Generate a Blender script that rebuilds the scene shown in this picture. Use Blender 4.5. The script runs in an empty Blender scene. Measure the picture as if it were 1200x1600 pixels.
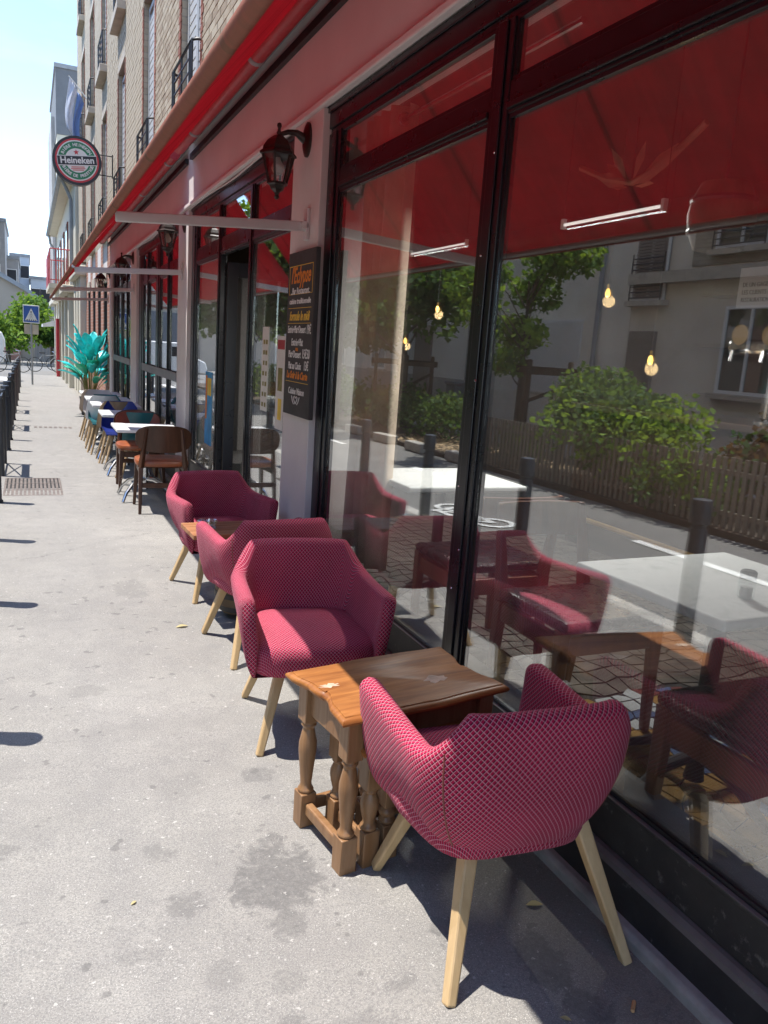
import bpy, math, random
import numpy as np
from mathutils import Vector, Matrix, Euler
random.seed(7); rng = np.random.default_rng(7)
PI = math.pi
sc = bpy.context.scene
col = sc.collection

# ------------------------------------------------------------------ camera, sky, sun, exposure
YAW, PITCH, ROLL, FPX = 0.4292833, -0.1984087, 0.0695778, 1228.46
_f = Vector((math.sin(YAW)*math.cos(PITCH), math.cos(YAW)*math.cos(PITCH), math.sin(PITCH)))
_r = Vector((math.cos(YAW), -math.sin(YAW), 0)); _u = _r.cross(_f)
_c, _s = math.cos(ROLL), math.sin(ROLL)
_r2 = _r*_c + _u*_s; _u2 = _u*_c - _r*_s
cam = bpy.data.cameras.new('camera'); camo = bpy.data.objects.new('camera', cam); col.objects.link(camo)
M = Matrix.Identity(4)
for i in range(3):
    M[i][0] = _r2[i]; M[i][1] = _u2[i]; M[i][2] = -_f[i]
M.translation = Vector((0, 0, 1.494))
camo.matrix_world = M
cam.sensor_fit = 'VERTICAL'; cam.sensor_height = 36; cam.lens = FPX/1600*36
cam.clip_start = 0.05; cam.clip_end = 900
sc.camera = camo
SUNDIR = Vector((0.32, -0.13, -1.0)).normalized()
sun = bpy.data.lights.new('sun', 'SUN'); sun.energy = 2.0; sun.angle = math.radians(0.53); sun.color = (1, .955, .89)
suno = bpy.data.objects.new('sun', sun); col.objects.link(suno)
suno.rotation_euler = SUNDIR.to_track_quat('-Z', 'Y').to_euler()
world = bpy.data.worlds.new('World'); sc.world = world; world.use_nodes = True
wn, wl = world.node_tree.nodes, world.node_tree.links
bg = wn['Background']
sky = wn.new('ShaderNodeTexSky'); sky.sky_type = 'NISHITA'; sky.sun_disc = False
sky.sun_elevation = math.asin(-SUNDIR.z); sky.sun_rotation = math.atan2(-SUNDIR.x, -SUNDIR.y)
sky.air_density = 1.0; sky.dust_density = 0.1; sky.ozone_density = 1.2; sky.altitude = 2200
bg.inputs['Strength'].default_value = 0.115
tc = wn.new('ShaderNodeTexCoord'); sx = wn.new('ShaderNodeSeparateXYZ'); wl.new(tc.outputs['Generated'], sx.inputs[0])
zz = wn.new('ShaderNodeMath'); zz.operation = 'MAXIMUM'; zz.inputs[1].default_value = 0.06; wl.new(sx.outputs['Z'], zz.inputs[0])
cmb = wn.new('ShaderNodeCombineXYZ')
for a in 'XY':
    d = wn.new('ShaderNodeMath'); d.operation = 'DIVIDE'; wl.new(sx.outputs[a], d.inputs[0]); wl.new(zz.outputs[0], d.inputs[1]); wl.new(d.outputs[0], cmb.inputs[a])
nz = wn.new('ShaderNodeTexNoise'); nz.inputs['Scale'].default_value = 1.1; nz.inputs['Detail'].default_value = 7; nz.inputs['Roughness'].default_value = .55
wl.new(cmb.outputs[0], nz.inputs['Vector'])
cr = wn.new('ShaderNodeValToRGB'); cr.color_ramp.elements[0].position = .50; cr.color_ramp.elements[1].position = .70
cr.color_ramp.elements[1].color = (.65, .65, .65, 1)
wl.new(nz.outputs['Fac'], cr.inputs['Fac'])
mxw = wn.new('ShaderNodeMix'); mxw.data_type = 'RGBA'; wl.new(cr.outputs['Color'], mxw.inputs['Factor'])
wl.new(sky.outputs[0], mxw.inputs[6]); mxw.inputs[7].default_value = (2.05, 2.1, 2.15, 1)
wl.new(mxw.outputs[2], bg.inputs['Color'])
sc.view_settings.view_transform = 'Standard'; sc.view_settings.look = 'None'
sc.view_settings.exposure = 1.98; sc.view_settings.gamma = 1.0; sc.view_settings.use_curve_mapping = False
sc.render.engine = 'CYCLES'
cy = sc.cycles
cy.max_bounces = 9; cy.diffuse_bounces = 6; cy.glossy_bounces = 4; cy.transmission_bounces = 6; cy.transparent_max_bounces = 16
cy.use_denoising = True; cy.caustics_reflective = False; cy.caustics_refractive = False; cy.sample_clamp_indirect = 6

# ------------------------------------------------------------------ helpers
def G(y): return -0.012*(y-1.2)          # the pavement falls gently away down the street

class MB:
    def __init__(s): s.v = []; s.f = []; s.uv = []
    def add(s, vs, fs, uvs=None):
        n = len(s.v); s.v += [tuple(p) for p in vs]; s.f += [tuple(i+n for i in f) for f in fs]
        s.uv += list(uvs) if uvs else [(0, 0)]*len(vs); return s
    def box(s, x0, x1, y0, y1, z0, z1):
        return s.add([(x0,y0,z0),(x1,y0,z0),(x1,y1,z0),(x0,y1,z0),(x0,y0,z1),(x1,y0,z1),(x1,y1,z1),(x0,y1,z1)],
              [(0,3,2,1),(4,5,6,7),(0,1,5,4),(1,2,6,5),(2,3,7,6),(3,0,4,7)])
    def bar(s, p0, p1, a, b, a1=None, b1=None, up=(0,0,1)):
        p0, p1 = Vector(p0), Vector(p1); d = (p1-p0).normalized(); up = Vector(up)
        if abs(d.dot(up)) > .98: up = Vector((0,1,0))
        x = d.cross(up).normalized(); y = x.cross(d)
        a1 = a if a1 is None else a1; b1 = b if b1 is None else b1
        vs = []
        for p, w, h in ((p0, a, b), (p1, a1, b1)):
            for sx_, sy_ in ((-1,-1),(1,-1),(1,1),(-1,1)): vs.append(p + x*sx_*w/2 + y*sy_*h/2)
        return s.add(vs, [(0,3,2,1),(4,5,6,7),(0,1,5,4),(1,2,6,5),(2,3,7,6),(3,0,4,7)])
    def tube(s, path, r, n=8):
        path = [Vector(p) for p in path]; rs = r if isinstance(r, (list, tuple)) else [r]*len(path)
        ref = Vector((0,0,1)); vs, fs = [], []
        for i, p in enumerate(path):
            d = (path[min(i+1, len(path)-1)] - path[max(i-1, 0)]).normalized()
            if abs(d.dot(ref)) > .95: ref = Vector((1,0,0)) if abs(d.x) < .9 else Vector((0,1,0))
            x = d.cross(ref).normalized(); y = x.cross(d)
            if i and x.dot(px) < 0: x, y = -x, -y
            px = x
            for k in range(n):
                a = 2*PI*k/n; vs.append(p + (x*math.cos(a) + y*math.sin(a))*rs[i])
        for i in range(len(path)-1):
            for k in range(n):
                fs.append((i*n+k, i*n+(k+1)%n, (i+1)*n+(k+1)%n, (i+1)*n+k))
        fs.append(tuple(range(n-1, -1, -1))); m = (len(path)-1)*n; fs.append(tuple(range(m, m+n)))
        return s.add(vs, fs)
    def lathe(s, prof, n=16, c=(0,0,0), M=None):
        vs, fs = [], []
        for r, z in prof:
            for k in range(n):
                a = 2*PI*k/n; vs.append(Vector((c[0]+r*math.cos(a), c[1]+r*math.sin(a), c[2]+z)))
        for i in range(len(prof)-1):
            for k in range(n): fs.append((i*n+k, i*n+(k+1)%n, (i+1)*n+(k+1)%n, (i+1)*n+k))
        fs.append(tuple(range(n-1,-1,-1))); m = (len(prof)-1)*n; fs.append(tuple(range(m, m+n)))
        if M is not None: vs = [M @ v for v in vs]
        return s.add(vs, fs)
    def loft(s, rings, cap0=True, cap1=True, closed=True):
        n = len(rings[0]); vs = [p for r in rings for p in r]; fs = []
        for i in range(len(rings)-1):
            for k in range(n if closed else n-1):
                fs.append((i*n+k, i*n+(k+1)%n, (i+1)*n+(k+1)%n, (i+1)*n+k))
        if cap0: fs.append(tuple(range(n-1,-1,-1)))
        if cap1: m = (len(rings)-1)*n; fs.append(tuple(range(m, m+n)))
        return s.add(vs, fs)
    def prism(s, poly, a0, a1, axis='z'):
        def P(p, a): return (p[0],p[1],a) if axis == 'z' else ((a,p[0],p[1]) if axis == 'x' else (p[0],a,p[1]))
        return s.loft([[P(p, a0) for p in poly], [P(p, a1) for p in poly]])
    def mesh(s, name):
        me = bpy.data.meshes.new(name); me.from_pydata(s.v, [], s.f)
        uvl = me.uv_layers.new(name='UVMap')
        li = np.empty(len(me.loops), dtype=np.int32); me.loops.foreach_get('vertex_index', li)
        uvl.data.foreach_set('uv', np.array(s.uv, dtype=np.float32)[li].ravel())
        me.validate(); return me
    def build(s, name, mat, parent=None, smooth=False, bevel=0, seg=2):
        o = bpy.data.objects.new(name, s.mesh(name)); col.objects.link(o)
        o.data.materials.append(mat)
        if smooth:
            o.data.polygons.foreach_set('use_smooth', [True]*len(o.data.polygons))
            o.data.set_sharp_from_angle(angle=math.radians(42))
        if bevel:
            b = o.modifiers.new('bevel', 'BEVEL'); b.width = bevel; b.segments = seg; b.limit_method = 'ANGLE'; b.angle_limit = .6
        if parent: o.parent = parent
        return o

def tag(o, label, cat, group=None):
    o['label'] = label; o['category'] = cat
    if group: o['group'] = group
    return o
def thing(name, label, cat, loc=(0,0,0), rz=0, group=None):
    o = bpy.data.objects.new(name, None); col.objects.link(o); o.location = loc; o.rotation_euler = (0,0,rz)
    return tag(o, label, cat, group)
def struct(o): o['kind'] = 'structure'; return o
def stuff(o): o['kind'] = 'stuff'; return o
def link(name, me, parent=None, M=None):
    o = bpy.data.objects.new(name, me); col.objects.link(o)
    if parent: o.parent = parent
    if M is not None: o.matrix_local = M
    return o
def dup(root, loc, rz, label=None):
    r = root.copy(); col.objects.link(r); r.location = loc; r.rotation_euler = (0,0,rz)
    if label: r['label'] = label
    for ch in list(root.children):
        c = ch.copy(); col.objects.link(c); c.parent = r
        for g in list(ch.children):
            d = g.copy(); col.objects.link(d); d.parent = c
    return r

# ------------------------------------------------------------------ materials
class NT:
    def __init__(s, name):
        s.m = bpy.data.materials.new(name); s.m.use_nodes = True; s.t = s.m.node_tree; s.n = s.t.nodes; s.l = s.t.links
        s.b = s.n['Principled BSDF']; s.out = s.n['Material Output']; s.co = s.n.new('ShaderNodeTexCoord')
    def link(s, a, b): s.l.new(a, b)
    def val(s, inp, v):
        if hasattr(v, 'is_linked'): s.l.new(v, inp)
        else: inp.default_value = v
    def math(s, op, a, b=0.0, c=0.0):
        m = s.n.new('ShaderNodeMath'); m.operation = op
        for i, v in enumerate((a, b, c)):
            if i < len(m.inputs): s.val(m.inputs[i], v)
        return m.outputs[0]
    def noise(s, scale, detail=4, rough=.55, vec=None, dist=0):
        n = s.n.new('ShaderNodeTexNoise'); n.inputs['Scale'].default_value = scale; n.inputs['Detail'].default_value = detail
        n.inputs['Roughness'].default_value = rough; n.inputs['Distortion'].default_value = dist
        s.l.new(vec if vec else s.co.outputs['Object'], n.inputs['Vector']); return n.outputs['Fac']
    def ramp(s, fac, stops):
        r = s.n.new('ShaderNodeValToRGB'); e = r.color_ramp.elements
        while len(e) < len(stops): e.new(.5)
        for i, (p, c) in enumerate(stops):
            e[i].position = p; e[i].color = (*c, 1) if isinstance(c, tuple) else (c, c, c, 1)
        s.l.new(fac, r.inputs['Fac']); return r.outputs['Color']
    def mix(s, fac, a, b, mode='MIX'):
        m = s.n.new('ShaderNodeMix'); m.data_type = 'RGBA'; m.blend_type = mode
        s.val(m.inputs['Factor'], fac)
        for i, v in ((6, a), (7, b)):
            if isinstance(v, tuple): m.inputs[i].default_value = (*v, 1)
            else: s.l.new(v, m.inputs[i])
        return m.outputs[2]
    def mapping(s, scale=(1,1,1), rot=(0,0,0), src='Object'):
        m = s.n.new('ShaderNodeMapping'); m.inputs['Scale'].default_value = scale; m.inputs['Rotation'].default_value = rot
        s.l.new(s.co.outputs[src], m.inputs[0]); return m.outputs[0]
    def bump(s, h, strength=.3, dist=.01):
        b = s.n.new('ShaderNodeBump'); b.inputs['Strength'].default_value = strength; b.inputs['Distance'].default_value = dist
        s.l.new(h, b.inputs['Height']); s.l.new(b.outputs[0], s.b.inputs['Normal'])
    def base(s, c):
        if isinstance(c, tuple): s.b.inputs['Base Color'].default_value = (*c, 1)
        else: s.l.new(c, s.b.inputs['Base Color'])
    def set(s, **k):
        for a, v in k.items(): s.val(s.b.inputs[a.replace('_', ' ')], v)

def paint(name, c, rough=.5, var=.15, scale=6, metal=0, bump=.05, bscale=60):
    t = NT(name)
    n = t.noise(scale, 5)
    lo = tuple(x*(1-var) for x in c); hi = tuple(min(1, x*(1+var)) for x in c)
    t.base(t.ramp(n, [(.3, lo), (.7, hi)]))
    t.set(Roughness=t.math('MULTIPLY_ADD', t.noise(scale*3), .2, rough-.1), Metallic=metal)
    if bump: t.bump(t.noise(bscale, 3), bump, .003)
    return t.m
def wood(name, c1, c2, axis='z', scale=14, rough=.45, coat=0):
    t = NT(name); st = {'x': (.09,1,1), 'y': (1,.09,1), 'z': (1,1,.09)}[axis]
    v = t.mapping(st)
    n = t.noise(scale, 6, .6, v, 1.2); n2 = t.noise(scale*6, 4, .6, v)
    t.base(t.mix(t.math('MULTIPLY', n2, .45), t.ramp(n, [(.32, c1), (.62, c2)]), tuple(x*.55 for x in c1)))
    t.set(Roughness=t.math('MULTIPLY_ADD', n2, .3, rough-.15)); t.b.inputs['Specular IOR Level'].default_value = .3; t.b.inputs['Coat Weight'].default_value = coat; t.b.inputs['Coat Roughness'].default_value = .25
    t.bump(n2, .12, .002); return t.m
def emis(name, c, st):
    t = NT(name); t.b.inputs['Base Color'].default_value = (*c, 1); t.b.inputs['Emission Color'].default_value = (*c, 1); t.b.inputs['Emission Strength'].default_value = st; return t.m
def glassmat(name, r0=.12, tint=(.93,.96,.95), rough=0.0, dirt=0.0):
    t = NT(name); n = t.n; n.remove(t.b)
    tr = n.new('ShaderNodeBsdfTransparent'); tr.inputs[0].default_value = (*tint, 1)
    gl = n.new('ShaderNodeBsdfGlossy'); gl.inputs['Roughness'].default_value = rough; gl.inputs[0].default_value = (.96,.97,.98,1)
    ge = n.new('ShaderNodeNewGeometry'); dp = n.new('ShaderNodeVectorMath'); dp.operation = 'DOT_PRODUCT'
    t.l.new(ge.outputs['Incoming'], dp.inputs[0]); t.l.new(ge.outputs['Normal'], dp.inputs[1])
    c = t.math('ABSOLUTE', dp.outputs['Value']); k = t.math('POWER', t.math('SUBTRACT', 1, c), 5)
    fr = t.math('MULTIPLY_ADD', k, 1-r0, r0)
    mx = n.new('ShaderNodeMixShader'); t.l.new(fr, mx.inputs[0]); t.l.new(tr.outputs[0], mx.inputs[1]); t.l.new(gl.outputs[0], mx.inputs[2])
    res = mx.outputs[0]
    if dirt:
        df = n.new('ShaderNodeBsdfDiffuse'); df.inputs[0].default_value = (.6,.58,.54,1)
        m2 = n.new('ShaderNodeMixShader'); t.l.new(t.math('MULTIPLY', t.noise(2.5, 6), dirt), m2.inputs[0]); t.l.new(res, m2.inputs[1]); t.l.new(df.outputs[0], m2.inputs[2]); res = m2.outputs[0]
    t.l.new(res, t.out.inputs[0]); return t.m
def translucent(name, c, tc_, w=.5, var=None, sheen=0):
    t = NT(name); n = t.n
    tl = n.new('ShaderNodeBsdfTranslucent'); mx = n.new('ShaderNodeMixShader'); mx.inputs[0].default_value = w
    t.set(Roughness=.32 if 'foil' in name else .75); t.b.inputs['Specular IOR Level'].default_value = .6 if 'foil' in name else .2
    if var:
        k = t.ramp(t.noise(var, 5), [(.3, .72), (.7, 1.18)])
        t.base(t.mix(1, c, k, 'MULTIPLY')); t.l.new(t.mix(1, tc_, k, 'MULTIPLY'), tl.inputs[0])
    else:
        t.base(c); tl.inputs[0].default_value = (*tc_, 1)
    t.l.new(t.b.outputs[0], mx.inputs[1]); t.l.new(tl.outputs[0], mx.inputs[2]); t.l.new(mx.outputs[0], t.out.inputs[0]); return t.m
def leafmat(name, c): return translucent(name, c, (c[0]*1.9, c[1]*1.7, c[2]*.8), .38, 2.2)

def m_pavement():
    t = NT('pavement_asphalt')
    big = t.noise(.9, 6, .6); mid = t.noise(7, 6, .65); fine = t.noise(190, 3, .6); sp = t.noise(420, 2, .5)
    c = t.ramp(big, [(.3, (.240,.228,.206)), (.7, (.318,.302,.275))])
    c = t.mix(t.ramp(mid, [(.35, .6), (.62, 0.0)]), c, (.20,.19,.18))
    c = t.mix(t.ramp(fine, [(.40, .75), (.56, 0.0)]), c, (.165,.158,.15))
    c = t.mix(t.ramp(sp, [(.60, 0.0), (.70, .75)]), c, (.58,.56,.52))
    # dark spots and drips
    spots = t.ramp(t.noise(16, 2, .4), [(.69, 0.0), (.72, .55)])
    c = t.mix(spots, c, (.11,.105,.10))
    warp = t.noise(13, 9, .72, dist=.6); warp2 = t.math('MULTIPLY_ADD', warp, 2.2, -1.1)
    s_ = t.n.new('ShaderNodeSeparateXYZ'); t.l.new(t.co.outputs['Object'], s_.inputs[0])
    acc = None
    for (x, y, rx, ry, k) in ((.63,1.95,.14,.2,.85),(.33,2.15,.05,.05,.5),(.36,1.9,.05,.06,.55),(.5,1.42,.05,.04,.6),(.72,2.5,.06,.05,.5),(-.1,2.3,.05,.04,.5),(.2,3.4,.08,.06,.35),(.55,4.9,.12,.2,.35),(.60,1.74,.06,.08,.6),(.80,1.46,.05,.03,.5),(1.17,1.40,.07,.10,.75),(1.19,1.24,.07,.09,.8),(.99,1.58,.05,.07,.6),(.55,1.55,.05,.04,.35),(.46,2.5,.09,.1,.22),(.40,1.62,.05,.06,.3),(.66,1.36,.1,.05,.4),(.22,1.75,.06,.03,.3),(1.02,2.3,.2,.2,.35),(.45,3.0,.25,.12,.12),(.15,4.5,.4,.3,.1)):
        dx = t.math('DIVIDE', t.math('SUBTRACT', s_.outputs[0], x), rx); dy = t.math('DIVIDE', t.math('SUBTRACT', s_.outputs[1], y), ry)
        d = t.math('ADD', t.math('ADD', t.math('MULTIPLY', dx, dx), t.math('MULTIPLY', dy, dy)), t.math('MULTIPLY', warp2, 2.6))
        m = t.math('MULTIPLY', t.math('MINIMUM', t.math('MAXIMUM', t.math('MULTIPLY', t.math('SUBTRACT', 1.0, d), 2.0), 0), 1), k)
        acc = m if acc is None else t.math('MAXIMUM', acc, m)
    c = t.mix(t.math('MULTIPLY', acc, t.ramp(t.noise(70,4,.7),[(.35,.55),(.6,1.0)])), c, (.12,.115,.11))
    # rust-ochre dirt that gathers along the shop front
    e = t.math('MULTIPLY', t.math('MULTIPLY', t.math('MINIMUM', t.math('MAXIMUM', t.math('MULTIPLY_ADD', s_.outputs[0], 4.5, -5.2), 0), 1), t.noise(9, 4)), .8)
    c = t.mix(e, c, (.20,.165,.12))
    vo = t.n.new('ShaderNodeTexVoronoi'); vo.feature = 'DISTANCE_TO_EDGE'; vo.inputs['Scale'].default_value = .55
    wv = t.n.new('ShaderNodeVectorMath'); wv.operation = 'ADD'; cw = t.n.new('ShaderNodeCombineXYZ'); t.l.new(t.math('MULTIPLY', t.noise(5, 6, .7), .35), cw.inputs[0]); t.l.new(t.math('MULTIPLY', t.noise(4, 6, .7), .35), cw.inputs[1])
    t.l.new(t.co.outputs['Object'], wv.inputs[0]); t.l.new(cw.outputs[0], wv.inputs[1]); t.l.new(wv.outputs[0], vo.inputs['Vector'])
    crk = t.math('MULTIPLY', t.ramp(vo.outputs['Distance'], [(.0012, 1.0), (.0042, 0.0)]), t.ramp(t.noise(.8, 3), [(.45, 0.0), (.58, .6)]))
    c = t.mix(crk, c, (.10,.096,.09))
    c = t.mix(t.ramp(t.noise(55, 2, .5), [(.69, 0.0), (.73, .5)]), c, (.55,.53,.49))
    t.base(c); t.set(Roughness=.88)
    t.bump(t.math('ADD', t.math('MULTIPLY', fine, .6), t.math('MULTIPLY', mid, 1.2)), .55, .004)
    return t.m
def m_road():
    t = NT('road_asphalt'); f = t.noise(150, 3); b = t.noise(.8, 5)
    c = t.ramp(b, [(.3, (.13,.126,.12)), (.7, (.185,.18,.17))]); c = t.mix(t.ramp(f, [(.52, 0.0), (.66, .8)]), c, (.32,.31,.29))
    t.base(c); t.set(Roughness=.9); t.bump(f, .5, .004); return t.m
def m_fabric():
    t = NT('crimson_lattice_fabric')
    s_ = t.n.new('ShaderNodeSeparateXYZ'); t.l.new(t.co.outputs['UV'], s_.inputs[0])
    u = t.math('ADD', t.math('DIVIDE', s_.outputs[0], .0150), t.math('MULTIPLY', t.noise(40, 2, vec=t.co.outputs['UV']), .25)); v = t.math('DIVIDE', s_.outputs[1], .0165)
    def tri(x): return t.math('MULTIPLY', t.math('ABSOLUTE', t.math('SUBTRACT', t.math('FRACT', x), .5)), 2)
    a = tri(t.math('ADD', u, v)); b = tri(t.math('SUBTRACT', u, v)); b2 = tri(t.math('ADD', t.math('SUBTRACT', u, v), .22)); 
    la = t.ramp(a, [(.76, 0.0), (.90, 1.0)]); lb = t.ramp(b, [(.80, 0.0), (.92, 1.0)]); dk = t.ramp(b2, [(.66, 0.0), (.82, 1.0)])
    wear = t.noise(5, 5)
    ground = t.ramp(wear, [(.3, (.30,.007,.038)), (.7, (.45,.013,.064))])
    c = t.mix(t.math('MULTIPLY', dk, .9), ground, (.035,.006,.014))
    thr = t.math('MAXIMUM', la, lb)
    c = t.mix(t.math('MULTIPLY', thr, .44), c, (.86,.50,.55))
    t.base(c); t.set(Roughness=.9); t.b.inputs['Specular IOR Level'].default_value = .15
    t.b.inputs['Sheen Weight'].default_value = .12; t.b.inputs['Sheen Roughness'].default_value = .4; t.b.inputs['Sheen Tint'].default_value = (1,.55,.65,1)
    t.bump(t.math('ADD', t.math('MULTIPLY', t.noise(7, 3), 7.0), t.math('ADD', thr, t.math('MULTIPLY', dk, -.4))), .5, .0016); return t.m
def m_awning():
    t = NT('red_awning_cloth'); n = t.n
    s_ = t.n.new('ShaderNodeSeparateXYZ'); t.l.new(t.co.outputs['Object'], s_.inputs[0])
    seam = t.ramp(t.math('ABSOLUTE', t.math('SUBTRACT', t.math('FRACT', t.math('DIVIDE', s_.outputs[1], 1.2)), .5)), [(.0, .55), (.014, .55), (.016, 1.0)])
    fade = t.ramp(t.math('ADD', s_.outputs[0], t.math('MULTIPLY', t.noise(20, 4), .05)), [(.0, 1.0), (.425, 1.0), (.475, 0.0)])
    k = t.ramp(t.math('ADD', t.math('MULTIPLY', t.noise(2.2, 6, .65), .5), t.math('MULTIPLY', t.noise(9, 5, .6, t.mapping((.35,4,.35))), .5)), [(.32, .70), (.66, 1.12)])
    c = t.mix(1, t.mix(1, (.46,.045,.065), k, 'MULTIPLY'), seam, 'MULTIPLY'); c = t.mix(t.math('MULTIPLY', fade, .75), c, (.50,.30,.21))
    t.base(c); t.set(Roughness=.85); t.b.inputs['Specular IOR Level'].default_value = .1
    tl = n.new('ShaderNodeBsdfTranslucent'); t.l.new(t.mix(1, t.mix(1, (.60,.070,.105), k, 'MULTIPLY'), seam, 'MULTIPLY'), tl.inputs[0])
    mx = n.new('ShaderNodeMixShader'); mx.inputs[0].default_value = .47; t.l.new(t.b.outputs[0], mx.inputs[1]); t.l.new(tl.outputs[0], mx.inputs[2]); t.l.new(mx.outputs[0], t.out.inputs[0])
    w = t.noise(3.5, 4, .6, t.mapping((1,.5,1))); t.bump(w, .5, .03); return t.m
def m_brick(name, c1, c2, c3):
    t = NT(name); ob = t.n.new('ShaderNodeObjectInfo')
    n = t.noise(9, 4); r = t.math('ADD', t.math('MULTIPLY', ob.outputs['Random'], .5), t.math('MULTIPLY', n, .5))
    t.base(t.ramp(r, [(.25, c1), (.5, c2), (.8, c3)])); t.set(Roughness=.9); t.bump(t.noise(70, 4), .4, .004); return t.m
def m_brickwall(name, c1, c2, mort, axis='yz', bw=.22, bh=.065):
    t = NT(name); s_ = t.n.new('ShaderNodeSeparateXYZ'); t.l.new(t.co.outputs['Object'], s_.inputs[0])
    cb = t.n.new('ShaderNodeCombineXYZ'); t.l.new(s_.outputs[{'x':0,'y':1}[axis[0]]], cb.inputs[0]); t.l.new(s_.outputs[2], cb.inputs[1])
    b = t.n.new('ShaderNodeTexBrick'); t.l.new(cb.outputs[0], b.inputs['Vector']); b.inputs['Scale'].default_value = 1
    b.inputs['Brick Width'].default_value = bw+.01; b.inputs['Row Height'].default_value = bh+.01; b.inputs['Mortar Size'].default_value = .006
    for k, c in (('Color1', c1), ('Color2', c2), ('Mortar', mort)): b.inputs[k].default_value = (*c, 1)
    t.base(t.mix(t.math('MULTIPLY', t.noise(14, 4), .35), b.outputs['Color'], c2)); t.set(Roughness=.9); t.bump(t.math('SUBTRACT', 1, b.outputs['Fac']), .6, .006); return t.m
def m_marble(name):
    t = NT(name); n = t.noise(9, 8, .6, dist=1.4)
    t.base(t.ramp(n, [(.3, (.62,.64,.63)), (.5, (.8,.81,.8)), (.7, (.72,.74,.73))])); t.set(Roughness=.6); return t.m

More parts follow.
